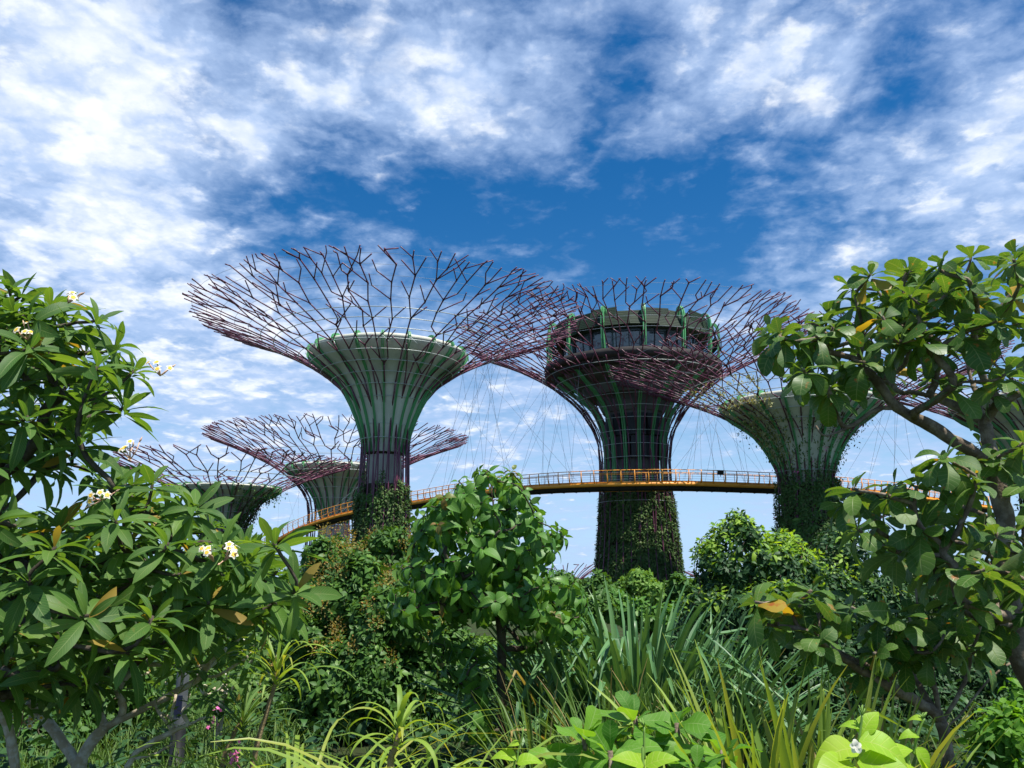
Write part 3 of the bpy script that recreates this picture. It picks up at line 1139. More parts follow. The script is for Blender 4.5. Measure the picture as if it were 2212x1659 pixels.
def restaurant():
    def R(px, y=740):
        return px * m_per_px(TC.D, z_at(y, TC.D))

    def Z(y):
        return z_at(y, TC.D)
    def Zn(y, r):      # height of the near edge of a ring
        return CAMZ + (TC.D - r) * tan(elev(y))
    cx, cy = TC.ax, TC.D
    r_deck, r_gl, r_roof = R(174), R(148), R(176)
    z_deck = Zn(764, r_deck)
    z_gl1 = Zn(706, r_gl)
    z_roof0, z_roof1 = Zn(703, r_roof), Zn(668, r_roof)
    # core and its flaring concrete underside
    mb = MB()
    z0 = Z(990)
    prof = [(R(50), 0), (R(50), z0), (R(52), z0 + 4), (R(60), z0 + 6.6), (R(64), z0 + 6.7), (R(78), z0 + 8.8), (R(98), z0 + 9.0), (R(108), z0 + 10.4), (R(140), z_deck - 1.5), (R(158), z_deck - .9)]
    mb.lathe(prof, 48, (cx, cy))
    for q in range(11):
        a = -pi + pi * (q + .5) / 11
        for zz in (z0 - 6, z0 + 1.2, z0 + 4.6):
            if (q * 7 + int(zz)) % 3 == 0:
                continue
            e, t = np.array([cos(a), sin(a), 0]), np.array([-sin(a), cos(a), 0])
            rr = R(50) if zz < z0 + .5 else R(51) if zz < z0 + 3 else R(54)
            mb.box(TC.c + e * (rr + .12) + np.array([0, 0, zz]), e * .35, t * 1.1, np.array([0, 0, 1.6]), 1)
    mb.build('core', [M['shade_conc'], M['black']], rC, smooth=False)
    # deck ring
    mb = MB()
    mb.lathe([(R(150), z_deck - 1.0), (r_deck - .6, z_deck - 1.0), (r_deck, z_deck - .5), (r_deck, z_deck), (R(140), z_deck + .004)], 72, (cx, cy))
    mb.build('deck', M['dark_conc'], rC)
    # glass balustrade: posts and rail
    mb = MB()
    a = np.linspace(0, 2 * pi, 97)
    for zz in (1.15, .75, .4):
        mb.tube([TC.c + np.array([(r_deck - .2) * cos(q), (r_deck - .2) * sin(q), z_deck + zz]) for q in a], 0.025 if zz > 1 else .012, 4, cap=False)
    for q in a[:-1:2]:
        p = TC.c + np.array([(r_deck - .2) * cos(q), (r_deck - .2) * sin(q), z_deck])
        mb.tube([p, p + np.array([0, 0, 1.15])], .035, 4)
    mb.build('balustrade', M['hoop'], rC)
    # glazing and mullions
    mb = MB()
    mb.lathe([(r_gl * .97, z_deck + .01), (r_gl, z_gl1)], 60, (cx, cy))
    g = mb.build('glazing', M['glass'], rC, smooth=False)
    mb = MB()
    for q in range(36):
        an = 2 * pi * q / 36
        e, t = np.array([cos(an), sin(an), 0]), np.array([-sin(an), cos(an), 0])
        p0 = TC.c + e * (r_gl * .97 + .06) + np.array([0, 0, z_deck])
        p1 = TC.c + e * (r_gl + .06) + np.array([0, 0, z_gl1])
        mb.tube([p0, p1], .05 if q % 3 else .12, 4)
    mb.build('mullions', M['black'], g)
    # pale lining seen through the glass
    # louvred roof crown: overlapping tilted panels in two tiers
    mb = MB()
    mb.lathe([(r_gl * .9, z_gl1 - .02), (r_roof - 1.2, z_roof0 + .2), (r_roof * .94, z_roof1 - .6), (r_roof * .6, z_roof1 + .3), (.01, z_roof1 + .5)], 48, (cx, cy))
    mb.build('roof', M['louvre'], rC)
    rnd = random.Random(3)
    mb = MB()
    for tier, (rr, za, zb_) in enumerate(((r_roof + .1, z_roof0 - .1, z_roof0 + (z_roof1 - z_roof0) * .55), (r_roof - .6, z_roof0 + (z_roof1 - z_roof0) * .45, z_roof1 + .3))):
        n = 20
        for q in range(n):
            an = 2 * pi * (q + .5 * tier) / n
            e, t = np.array([cos(an), sin(an), 0]), np.array([-sin(an), cos(an), 0])
            hw = pi * rr / n * 1.02
            mid = (za + zb_) / 2 + rnd.uniform(-.3, .6)
            tilt = unit(np.array([0, 0, 1]) - e * rnd.uniform(.15, .5))
            for sl in np.linspace(-1, 1, 6):
                mb.box(TC.c + e * rr + tilt * sl * (zb_ - za) * .52 + np.array([0, 0, mid]), t * hw, tilt * (zb_ - za) * .085, np.cross(t, tilt) * .05)
            for sd in (-1, 1):
                mb.box(TC.c + e * rr + t * sd * hw * .97 + np.array([0, 0, mid]), t * .05, tilt * (zb_ - za) * .56, np.cross(t, tilt) * .07)
    mb.build('louvre_panels', M['louvre'], rC, smooth=False)
    # green ribs: up the cone, outside the glass, hooked over the roof
    n = 14
    for q in range(n):
        an = 2 * pi * (q + .5) / n
        e, t = np.array([cos(an), sin(an), 0]), np.array([-sin(an), cos(an), 0])
        pts = [(R(61), z0 - 9), (R(62), z0), (R(68), z0 + 4), (R(88), z0 + 7.4), (R(128), z0 + 9.9), (R(162), z_deck - 1.0), (R(180), z_deck + 1.2), (R(183), z_gl1), (R(184), z_roof0 + .5),
               (R(183), z_roof1 - .2), (R(177), z_roof1 + .7), (R(169), z_roof1 + .55), (R(165), z_roof1 - .5)]
        for k in range(1):
            sk = Skel()
            ids = sk.limb([np.array([p[0], 0, p[1]]) for p in pts], sub=3)
            pp = np.array([sk.p[i] for i in ids])
        mb = MB()
        for off in (-1, 1):
            V, F = [], []
            tgv = np.gradient(pp[:, [0, 2]], axis=0)
            tgv /= np.linalg.norm(tgv, axis=1)[:, None]
            for i in range(len(pp)):
                nr = np.array([tgv[i, 1], -tgv[i, 0]])
                for dn, dw in ((-.2, -.08), (.2, -.08), (.2, .08), (-.2, .08)):
                    r = pp[i, 0] + nr[0] * dn
                    z = pp[i, 2] + nr[1] * dn
                    V.append(TC.c + e * r + t * (off * .15 + dw) + np.array([0, 0, z]))
            m = len(pp)
            for i in range(m - 1):
                for c in range(4):
                    F.append((i * 4 + c, i * 4 + (c + 1) % 4, i * 4 + 4 + (c + 1) % 4, i * 4 + 4 + c))
            F += [(0, 3, 2, 1), ((m - 1) * 4, (m - 1) * 4 + 1, (m - 1) * 4 + 2, (m - 1) * 4 + 3)]
            mb.add(V, F)
        mb.build('rib', M['rib'], rC, smooth=False)
    # heavy ring truss inside the lattice below the deck
    mb = MB()
    rr, zz = R(180), Z(805)
    mb.lathe([(rr - .7, zz - .5), (rr + .5, zz - .5), (rr + .6, zz + .5), (rr - .7, zz + .6), (rr - .7, zz - .5)], 72, (cx, cy))
    mb.build('ring_beam', M['dark_conc'], rC)


restaurant()
lattice(TC, rC, 32, .098, 1.18, 8)
hoops(TC, rC, list(np.linspace(.01, .50, 9) * TC.L) + [-3, -6], .038, 'hoop', 'hoop', seg=64)
hoops(TC, rC, np.linspace(.70, .96, 5) * TC.L, .02, 'tie_cable', 'cable', 0)
vines(TC, rC, 1064, 22000, .42, 22, rad_add=.0, ragged=1.0)

# --- right-hand tower, partly behind the big almond tree
TB = Tower(1738, 1000, 108, 668, 407, 58, 1030, base_px=74, k=2.2)
rB = thing('supertree_tower', 'pale-funnelled supertree overgrown with flowering vines where the walkway meets its trunk, right of the middle', 'supertree', TB.c, GT)
bowl(TB, rB, 166, 880, 1075, 20, .4)
core(TB, rB, 38, 1080)
lattice(TB, rB, 28, .086, 1.12, 15)
hoops(TB, rB, np.linspace(.02, .62, 10) * TB.L, .05, 'hoop', 'hoop', seg=64)
hoops(TB, rB, np.linspace(.72, .96, 5) * TB.L, .018, 'tie_cable', 'cable', 0)
vines(TB, rB, 1050, 11000, .40, 23, rad_add=.35, ragged=4.5)
hanging_vines(TB, rB, pi * 1.02, pi * 1.30, .10 * TB.L, .62 * TB.L, 420, .42, 31, 'blossoming_vine', 'vine_f', 2.2)
hanging_vines(TB, rB, pi * .95, pi * 2.05, -.05 * TB.L, .34 * TB.L, 620, .42, 32, 'hanging_vine', 'vine', 3.0)
hanging_vines(TB, rB, pi * 1.0, pi * 2.0, -.05 * TB.L, .30 * TB.L, 14, .35, 33, 'pink_blossom', 'pink', 1.0)

# --- far right tower cut by the frame
TE = Tower(2262, 1000, 112, 664, 402, 58, 1030, base_px=74, k=2.2)
rE = thing('supertree_tower', 'supertree half cut off by the right edge, seen through the almond tree branches', 'supertree', TE.c, GT)
bowl(TE, rE, 170, 876, 1075, 20, .7)
core(TE, rE, 38, 1080)
lattice(TE, rE, 28, .086, 1.12, 25)
hoops(TE, rE, np.linspace(.02, .62, 10) * TE.L, .05, 'hoop', 'hoop', seg=64)
vines(TE, rE, 1050, 2200, .60, 24)

# --- lower tower behind the left big one
TF = Tower(724, 1100, 190, 893, 285, 56, 1110, base_px=66, k=2.1)
rF = thing('supertree_tower', 'smaller supertree with purple canopy just behind the left side of the tall pale one', 'supertree', TF.c, GT)
bowl(TF, rF, 108, 1015, 1130, 20, .5)
core(TF, rF, 34, 1135)
lattice(TF, rF, 28, .12, 1.45, 35)
hoops(TF, rF, np.linspace(.02, .60, 8) * TF.L, .06, 'hoop', 'hoop', seg=56)
vines(TF, rF, 1178, 900, .9, 25)

# --- low tower at the far left
TG = Tower(488, 1100, 118, 960, 262, 46, 1135, base_px=60, k=2.0)
rG = thing('supertree_tower', 'low supertree at the left rising behind the frangipani leaves, with a squat grey funnel', 'supertree', TG.c, GT)
bowl(TG, rG, 112, 1058, 1150, 20, .35)
core(TG, rG, 28, 1155)
lattice(TG, rG, 26, .082, 1.15, 45)
hoops(TG, rG, np.linspace(.02, .60, 8) * TG.L, .05, 'hoop', 'hoop', seg=56)
vines(TG, rG, 1150, 1500, .5, 26)
hanging_vines(TG, rG, -pi * .35, pi * .25, .02 * TG.L, .42 * TG.L, 260, .45, 36, 'hanging_vine', 'vine', 2.5)

# --- three distant ones
for (xd, D, ny, Rp, fl, sd, lab) in ((1222, 330, 1216, 92, 1275, 55, 'tiny distant supertree canopy seen beside the ivy-covered trunk of the restaurant tower'),
                                    (1566, 340, 1232, 95, 1290, 56, 'distant supertree tips peeking out right of the restaurant trunk, beside the bright shrub'),
                                    (1800, 260, 1108, 118, 1190, 57, 'distant supertree canopy showing through the almond leaves right of the vine-clad trunk')):
    T = Tower(xd, 1240, D, ny, Rp, 22, fl, base_px=26, k=1.9)
    r_ = thing('supertree_tower', lab, 'supertree', T.c, GT)
    bowl(T, r_, Rp * .42, ny + 50, fl + 8, 12, .3)
    core(T, r_, 14, fl + 10)
    lattice(T, r_, 18, .17, 2.4, sd, sides=4)


# ------------------------------------------------------------------ the orange walkway
def catmull(P, sub):
    sk = []
    P = [np.asarray(p, float) for p in P]
    for i in range(len(P) - 1):
        p0, p1, p2, p3 = P[max(0, i - 1)], P[i], P[i + 1], P[min(len(P) - 1, i + 2)]
        for s in range(sub):
            t = s / sub
            sk.append(0.5 * ((2 * p1) + (-p0 + p2) * t + (2 * p0 - 5 * p1 + 4 * p2 - p3) * t * t + (-p0 + 3 * p1 - 3 * p2 + p3) * t ** 3))
    sk.append(P[-1])
    return np.array(sk)


WK = [(560, 1192, 176), (606, 1163, 170), (650, 1141, 165), (705, 1121, 160), (770, 1105, 155), (880, 1088, 147), (960, 1075, 139), (1060, 1061, 129),
      (1150, 1053, 122), (1250, 1048, 116.5), (1370, 1045, 114), (1500, 1045, 114.5), (1680, 1051, 119), (1760, 1055, 124), (1860, 1061, 131), (1950, 1070, 138), (2040, 1082, 146), (2150, 1098, 156)]
WP = catmull([at(*q) for q in WK], 10)
wl = np.concatenate([[0], np.cumsum(np.linalg.norm(np.diff(WP, axis=0), axis=1))])


def wpt(s):
    p = np.array([np.interp(s, wl, WP[:, i]) for i in range(3)])
    q = np.array([np.interp(min(s + .5, wl[-1]), wl, WP[:, i]) for i in range(3)]) - np.array([np.interp(max(s - .5, 0), wl, WP[:, i]) for i in range(3)])
    t = unit(q * np.array([1, 1, 0]))
    n = np.array([t[1], -t[0], 0])       # towards the camera side
    if n[1] > 0:
        n = -n
    return p, unit(q), n


def walkway():
    base = wpt(wl[-1] / 2)[0] * np.array([1, 1, 0])
    root = thing('aerial_walkway', 'curving orange aerial walkway with thin railings slung between the supertrees', 'walkway', base)
    S = np.arange(0, wl[-1], 1.0)
    W = 2.5

    def rail(off, dz, rad, name, mat, sides=6):
        mb = MB()
        mb.tube([wpt(s)[0] - wpt(s)[2] * off + np.array([0, 0, dz]) for s in S], rad, sides)
        return mb.build(name, M[mat], root)
    rail(0, -.05, .28, 'edge_tube', 'orange', 8)
    rail(W, -.30, .20, 'edge_tube', 'orange', 8)
    # painted fascia standing above the tube
    mb = MB()
    V, F = [], []
    for s in S:
        p, t, n = wpt(s)
        for o, dz in ((-.04, .12), (-.08, .36), (.04, .38), (.06, .12)):
            V.append(p - n * o + np.array([0, 0, dz]))
    for i in range(len(S) - 1):
        for c in range(4):
            F.append((i * 4 + c, i * 4 + (c + 1) % 4, i * 4 + 4 + (c + 1) % 4, i * 4 + 4 + c))
    mb.add(V, F)
    mb.build('fascia', M['orange'], root, smooth=False)
    # deck plate and trough, built as one strip
    mb = MB()
    V, F = [], []
    prof = [(.08, .22), (W - .05, .22), (W - .05, -.15), (W * .8, -.72), (W * .25, -.72), (.12, -.15)]
    for s in S:
        p, t, n = wpt(s)
        for o, dz in prof:
            V.append(p - n * o + np.array([0, 0, dz]))
    m = len(prof)
    for i in range(len(S) - 1):
        for c in range(m):
            F.append((i * m + c, i * m + (c + 1) % m, (i + 1) * m + (c + 1) % m, (i + 1) * m + c))
    mb.add(V, F)
    mb.build('deck', M['under'], root, smooth=False)
    rail(W * .5, -.78, .09, 'keel_tube', 'black')
    rail(W * .86, -.74, .10, 'keel_tube', 'orange')
    for s in np.arange(1, wl[-1], 2.4):
        p, t, n = wpt(s)
        mb = MB()
        mb.tube([p + np.array([0, 0, -.1]), p - n * .5 + np.array([0, 0, -.76]), p - n * W * .86 + np.array([0, 0, -.84]), p - n * W + np.array([0, 0, -.3])], .07, 4)
        mb.build('cross_frame', M['black'], root, smooth=False)
    # near railing: leaning posts, each its own part
    ps = np.linspace(1.0, wl[-1] - 1, 98)
    for s in ps:
        p, t, n = wpt(s)
        mb = MB()
        a = p + n * .12 + np.array([0, 0, .1])
        b = p + n * .42 + np.array([0, 0, 1.0])
        c = p + n * .40 + np.array([0, 0, 1.85])
        mb.tube([a, (a + b) / 2 + n * .05, b, c], [.11, .10, .085, .06], 5)
        mb.build('post', M['orange'], root)
    rail(-.40, 1.85, .055, 'handrail', 'orange', 5)
    rail(-.36, 1.28, .035, 'handrail', 'orange', 4)
    for dz, o in ((.35, -.2), (.65, -.3), (.95, -.4), (1.55, -.42)):
        rail(o, dz, .016, 'railing_wire', 'cable', 4)
    # far railing
    mb = MB()
    for s in ps:
        p, t, n = wpt(s)
        a = p - n * (W + .05)
        mb.tube([a + np.array([0, 0, .1]), a - n * .3 + np.array([0, 0, 1.0]), a - n * .28 + np.array([0, 0, 1.85])], .04, 4)
    mb.tube([wpt(s)[0] - wpt(s)[2] * (W + .33) + np.array([0, 0, 1.85]) for s in S], .05, 4)
    mb.build('inner_railing', M['orange'], root)
    # suspension cables fanning down from the towers' canopies
    def fan(T, th, lf, s0, s1, n):
        for i in range(n):
            a = T.pt(lf * T.L * (.88 + .24 * ((i * 7) % 5) / 4), th + ((i * 3) % n / max(1, n - 1) - .5) * .9)
            p, t, nn = wpt(s0 + (s1 - s0) * i / max(1, n - 1))
            mb = MB()
            mb.tube([a, p - nn * (0 if i % 2 else W) + np.array([0, 0, .3])], .015, 4)
            mb.build('suspension_cable', M['cable'], root)

    def sx(xd):      # walkway length at which its image is at grid column xd
        best = min(range(len(WP)), key=lambda i: abs(CX + FPX * WP[i][0] / (WP[i][1] * cos(PITCH) + (WP[i][2] - CAMZ) * sin(PITCH)) - xd))
        return wl[best]
    fan(TA, .35, .60, sx(885), sx(1100), 10)
    fan(TA, .75, .66, sx(930), sx(1250), 8)
    fan(TC, pi * 1.02, .50, sx(1000), sx(1320), 12)
    fan(TC, pi * 1.12, .44, sx(1150), sx(1360), 7)
    fan(TC, -.02, .50, sx(1430), sx(1660), 10)
    fan(TB, pi * .98, .52, sx(1450), sx(1670), 8)
    fan(TB, .1, .50, sx(1840), sx(2060), 9)
    fan(TF, pi * .9, .45, sx(580), sx(690), 6)
    fan(TF, -.1, .5, sx(640), sx(760), 5)
    return root, sx


WROOT, SX = walkway()
# small dark panel fixed on the walkway railing
p, t, n = wpt(SX(1558))
q = p + n * .42 + np.array([0, 0, 1.62])
mb = MB()
mb.box(q, t * .48, n * .06, np.array([0, 0, .3]))
mb.box(q + n * .075, t * .40, n * .012, np.array([0, 0, .24]))
mb.tube([q + np.array([0, 0, -.28]), q - n * .02 + np.array([0, 0, -.6])], .05, 5)
rt = thing('sign_panel', 'small black panel fixed to the orange walkway railing between two towers', 'panel', p)
mb.build('panel', M['black'], rt, smooth=False)


# ------------------------------------------------------------------ frangipanis on the left
V_FR = [leaf_base(6, p_frangi, .18, .5, .012, 0, 5, .10, .85, .10), leaf_base(6, p_frangi, .34, 1.0, .014, 0, 6, -.12, 1.12, .12), leaf_base(6, p_frangi, .22, .7, .006, 0, 0), leaf_base(6, p_frangi, .30, 1.2, .008, 0, 1), leaf_base(6, p_frangi, .12, .3, .006, 0, 2), leaf_base(6, p_frangi, .38, .9, .010, 0, 3)]


def flower_cluster(root, tip, axis, n=6, size=.026):
    """spray of five-petalled frangipani flowers on thin stalks, with pinkish buds"""
    axis = unit(axis)
    mb = MB()
    pv = leaf_base(3, lambda t: .30 * max(0, sin(pi * min(1, t * .9 + .06))) ** .8, .25, .7)
    for i in range(n):
        d = unit(axis + RNG.normal(0, .55, 3))
        c = np.asarray(tip) + d * random.uniform(.05, .11)
        mb.tube([tip, (np.asarray(tip) + c) / 2 + RNG.normal(0, .006, 3), c], .0035, 4, mat=2)
        if random.random() < .3:
            mb.tube([c, c + d * .015, c + d * .035], [.003, .006, .001], 5, mat=2)
            continue
        f = unit(d + np.array([0, -.7, .1]))
        ref = unit(np.cross(f, [0.3, 0.2, 1.0]))
        w = np.cross(f, ref)
        lv = Leaves([pv])
        ly = Leaves([pv])
        s = size * random.uniform(.85, 1.15)
        for k in range(5):
            a = 2 * pi * k / 5 + i
            rd = cos(a) * ref + sin(a) * w
            lv.put(c + f * .002, unit(rd + f * .35), f, s, 1.25, 0)
            ly.put(c + f * .005, unit(rd + f * .45), f, s * .55, 1.2, 1)
        lv.to_mb(mb)
        ly.to_mb(mb)
    mb.build('flower_cluster', [M['petal'], M['petal_y'], M['bud']], root)


def frangipani(name, label, base, limbs, tips, leaf, n_leaf, r_tip, bark, flowers=(), yprob=.03, group=None, inc=(18, 102), power=2.35, rmax=None, sag=.12):
    root = thing(name, label, 'tree', base, group)
    sk = Skel()
    first = True
    for lb in limbs:
        if first:
            sk.limb(lb)
            first = False
        else:
            sk.limb(lb[1:], par=sk.nearest(lb[0]))
    sk.grow(tips, rise=.30, jitter=.05)
    mb = MB()
    sk.mesh(mb, r_tip, power, 7, .07, rmax)
    mb.build('trunk', M[bark], root)
    lv = Leaves(V_FR)
    for k, d in sk.tipdir.items():
        ax = unit(d + np.array([0, 0, .55]) + RNG.normal(0, .18, 3))
        m = n_leaf + random.randint(-3, 3)
        rosette(lv, sk.p[k], ax, m, leaf * random.uniform(.85, 1.12), inc, .06, 0, .25, 1.0, 1, yprob, sag)
    mb = MB()
    lv.to_mb(mb)
    mb.build('crown', [M['fran'], M['fran_y']], root)
    for x, y, Y in flowers:
        flower_cluster(root, at(x, y, Y), (random.uniform(-.2, .5), -.4, .8))
    return root


P1 = [(-80, 570), (40, 590), (110, 650), (140, 700), (195, 735), (240, 765), (275, 800), (285, 850), (270, 900), (230, 905), (185, 935), (200, 990), (270, 1025), (340, 1065), (420, 1090), (480, 1125), (525, 1165),
      (580, 1185), (635, 1220), (640, 1270), (600, 1300), (565, 1340), (530, 1330), (490, 1375), (420, 1380), (350, 1425), (290, 1470), (180, 1490), (90, 1505), (-80, 1500)]
tips = poly_tips(P1, 205, 4.7, 6.8, .115, [(165, 1062, 55), (95, 1075, 45)])
key = [(590, 1170, 4.6), (640, 1275, 4.7), (480, 1180, 4.8), (215, 690, 5.0), (60, 690, 4.9), (255, 745, 5.2), (290, 800, 5.3), (270, 880, 5.0), (150, 700, 5.0), (20, 625, 5.1), (120, 760, 5.2), (420, 1090, 5.0), (540, 1210, 5.0),
       (330, 1040, 5.2), (60, 1250, 4.5), (190, 1330, 4.5), (120, 1180, 4.5), (280, 1400, 4.6), (330, 1330, 4.6), (560, 1330, 5.2), (450, 1300, 5.0), (390, 1240, 4.9), (-20, 1120, 4.6), (170, 950, 4.9), (60, 900, 4.8), (250, 1120, 4.8)]
tips += [at(*q) for q in key]
b1 = np.array([-4.7, 5.9, 0.0])
limbs = [[b1, b1 + (.15, 0, .7), b1 + (.5, -.1, 1.15), b1 + (.75, -.1, 1.6)],
         [b1 + (.5, -.1, 1.15), at(-60, 1370, 5.5), at(120, 1345, 5.3), at(300, 1320, 5.2), at(470, 1310, 5.1)],
         [b1 + (.6, -.1, 1.3), at(-60, 1230, 5.4), at(120, 1240, 5.2), at(330, 1190, 5.1), at(500, 1230, 5.0)],
         [b1 + (.75, -.1, 1.6), at(-40, 1080, 5.5), at(60, 980, 5.4), at(110, 870, 5.3), at(190, 865, 5.2)],
         [b1 + (.7, -.1, 1.5), at(-70, 1000, 5.8), at(-30, 840, 5.7), at(50, 790, 5.5)]]
frangipani('frangipani_tree', 'big frangipani at the left edge with long dark leaves and white yellow-centred flowers', b1, limbs, tips, .255, 13, .0095, 'bark_fd',
           [(147, 655, 4.85), (462, 1213, 4.7), (485, 1212, 4.7), (282, 992, 4.75), (346, 812, 5.0), (220, 1080, 4.7), (60, 735, 4.8)], rmax=.075)

# pale-limbed frangipani low at the left
Y2 = 6.6
b2 = at(205, 1760, Y2)
b2[2] = 0.0
l2 = [[b2, at(190, 1700, Y2), at(170, 1655, Y2), at(225, 1573, Y2), at(331, 1520, 6.4), at(426, 1469, 6.3), at(470, 1460, 6.2), at(529, 1424, 6.1)],
      [at(426, 1469, 6.3), at(455, 1430, 6.2), at(486, 1408, 6.1)],
      [at(170, 1655, Y2), at(125, 1590, 6.7), at(85, 1540, 6.8), at(50, 1485, 6.9)],
      [at(225, 1573, Y2), at(212, 1500, 6.7), at(208, 1410, 6.8)],
      [at(225, 1573, Y2), at(262, 1548, 6.6), at(262, 1510, 6.6), at(255, 1498, 6.6)]]
t2 = poly_tips([(20, 1440), (200, 1370), (360, 1390), (540, 1370), (560, 1430), (480, 1440), (330, 1460), (260, 1490), (120, 1520), (20, 1540)], 40, 6.2, 7.6, .13)
t2 += [at(535, 1418, 6.1), at(488, 1400, 6.1), at(255, 1495, 6.6), at(50, 1480, 6.9)]
frangipani('frangipani_tree', 'low frangipani with pale lichen-spotted limbs and sparse leaves below the big dark one', b2, l2, t2, .19, 9, .011, 'bark_f', [(48, 1563, 6.2), (60, 1572, 6.2)], rmax=.06)
# a second pale-limbed one, further right at the frame's foot
b3 = at(262, 1760, 6.2)
b3[2] = 0.0
l3 = [[b3, at(268, 1690, 6.2), at(285, 1640, 6.2), at(307, 1616, 6.2), at(374, 1580, 6.1), at(413, 1563, 6.1), at(440, 1550, 6.0)],
      [at(285, 1640, 6.2), at(330, 1630, 6.3), at(374, 1606, 6.2), at(367, 1573, 6.2), at(335, 1525, 6.2)],
      [at(374, 1580, 6.1), at(372, 1555, 6.2), at(345, 1540, 6.3)]]
t3 = [at(442, 1548, 6.0), at(335, 1522, 6.2), at(345, 1538, 6.3), at(412, 1520, 6.1), at(395, 1535, 6.1), at(380, 1500, 6.2)]
frangipani('frangipani_tree', 'small bare-limbed frangipani with knobbly pale branches at the foot of the grey post', b3, l3, t3, .11, 5, .010, 'bark_f', rmax=.045)
# pale leaning trunk at the far left corner
b4 = at(20, 1760, 6.0)
b4[2] = 0.0
frangipani('frangipani_tree', 'upright pale frangipani trunk in the bottom left corner', b4, [[b4, at(30, 1690, 6.0), at(24, 1600, 6.0), at(12, 1540, 6.0), at(40, 1490, 6.0)], [at(12, 1540, 6.0), at(-30, 1480, 6.0)]],
           [at(45, 1470, 6.0), at(-30, 1460, 6.0), at(0, 1450, 6.3), at(80, 1480, 6.3)], .2, 9, .018, 'bark_f', rmax=.06)
# small-leaved one further back, between the post and the shrubs
b5 = at(470, 1600, 10.0)
b5[2] = 0.0
t5 = poly_tips([(330, 1400), (420, 1370), (540, 1370), (580, 1400), (570, 1480), (500, 1510), (400, 1520), (330, 1500)], 46, 9.2, 10.8, .15)
frangipani('frangipani_tree', 'bright small-leaved frangipani bush behind the grey post', b5, [[b5, b5 + (0, 0, .4), b5 + (.05, 0, .8)]], t5, .20, 9, .009, 'bark_f')


# ------------------------------------------------------------------ sea almonds on the right
V_AL = [leaf_base(8, p_paddle, .25, .9, .03, 0, 5, .10, .85, .14), leaf_base(8, p_paddle, -.12, 1.3, .035, 0, 6, -.10, 1.12, .16), leaf_base(7, p_paddle, .10, .5, .012, 0, 0), leaf_base(7, p_paddle, .18, 1.1, .018, 0, 1), leaf_base(7, p_paddle, -.08, .7, .020, 0, 2), leaf_base(7, p_paddle, .22, 1.5, .016, 0, 4)]


def almond(label, base, limbs, tips, leaf, n_leaf, r_tip, rmax, yprob=.012, power=2.3, inc=(12, 118), mat='alm', bark='bark_a', name='almond_tree'):
    root = thing(name, label, 'tree', base)
    sk = Skel()
    for i, lb in enumerate(limbs):
        if i == 0:
            sk.limb(lb)
        else:
            sk.limb(lb[1:], par=sk.nearest(lb[0]))
    sk.grow(tips, rise=.25, jitter=.07)
    mb = MB()
    sk.mesh(mb, r_tip, power, 8, .08, rmax)
    mb.build('trunk', M[bark], root)
    lv = Leaves(V_AL)
    for k, d in sk.tipdir.items():
        ax = unit(d * .7 + np.array([0, 0, .8]) + RNG.normal(0, .22, 3))
        rosette(lv, sk.p[k], ax, n_leaf + random.randint(-2, 2), leaf * random.uniform(.8, 1.15), inc, .05, 0, .3, 1.0, 1, yprob, .18)
    mb = MB()
    lv.to_mb(mb)
    mb.build('crown', [M[mat], M['alm_y']], root)
    return root


PA = [(1650, 700), (1700, 690), (1760, 690), (1800, 640), (1850, 585), (1900, 575), (1960, 580), (2010, 540), (2100, 545), (2160, 535), (2290, 530), (2300, 860), (2180, 850), (2060, 845), (2000, 815), (1920, 815), (1850, 830),
      (1800, 850), (1740, 835), (1700, 790), (1660, 740)]
PB = [(1930, 1020), (2000, 1030), (2060, 980), (2130, 945), (2290, 950), (2300, 1380), (2150, 1350), (2060, 1300), (1980, 1270), (1910, 1190), (1850, 1160), (1800, 1130), (1780, 1070), (1840, 1060), (1890, 1090)]
ta = poly_tips(PA, 56, 5.3, 7.0, .17)
ta += [at(*q) for q in ((1880, 592, 5.6), (1951, 622, 5.7), (2035, 565, 5.5), (2190, 560, 5.0), (1850, 655, 5.8), (1685, 722, 5.6), (1800, 705, 5.6), (1985, 685, 5.5), (2095, 610, 5.4), (1930, 700, 5.6), (1745, 800, 5.7), (1790, 842, 5.7),
                         (1990, 740, 5.4), (2080, 720, 5.3), (2160, 690, 5.2))]
tb = poly_tips(PB, 54, 5.2, 7.2, .18)
tb += [at(*q) for q in ((2040, 985, 5.1), (1840, 1055, 5.3), (1915, 1070, 5.2), (1980, 1050, 5.2), (2110, 1040, 5.1), (1850, 1140, 5.3), (1990, 1140, 5.2), (2080, 1120, 5.2), (1930, 1190, 5.3), (2060, 1220, 5.2), (2130, 1230, 5.0), (2080, 1300, 5.2))]
YA = 6.0
ba = at(2290, 1700, YA)
ba[2] = 0.0
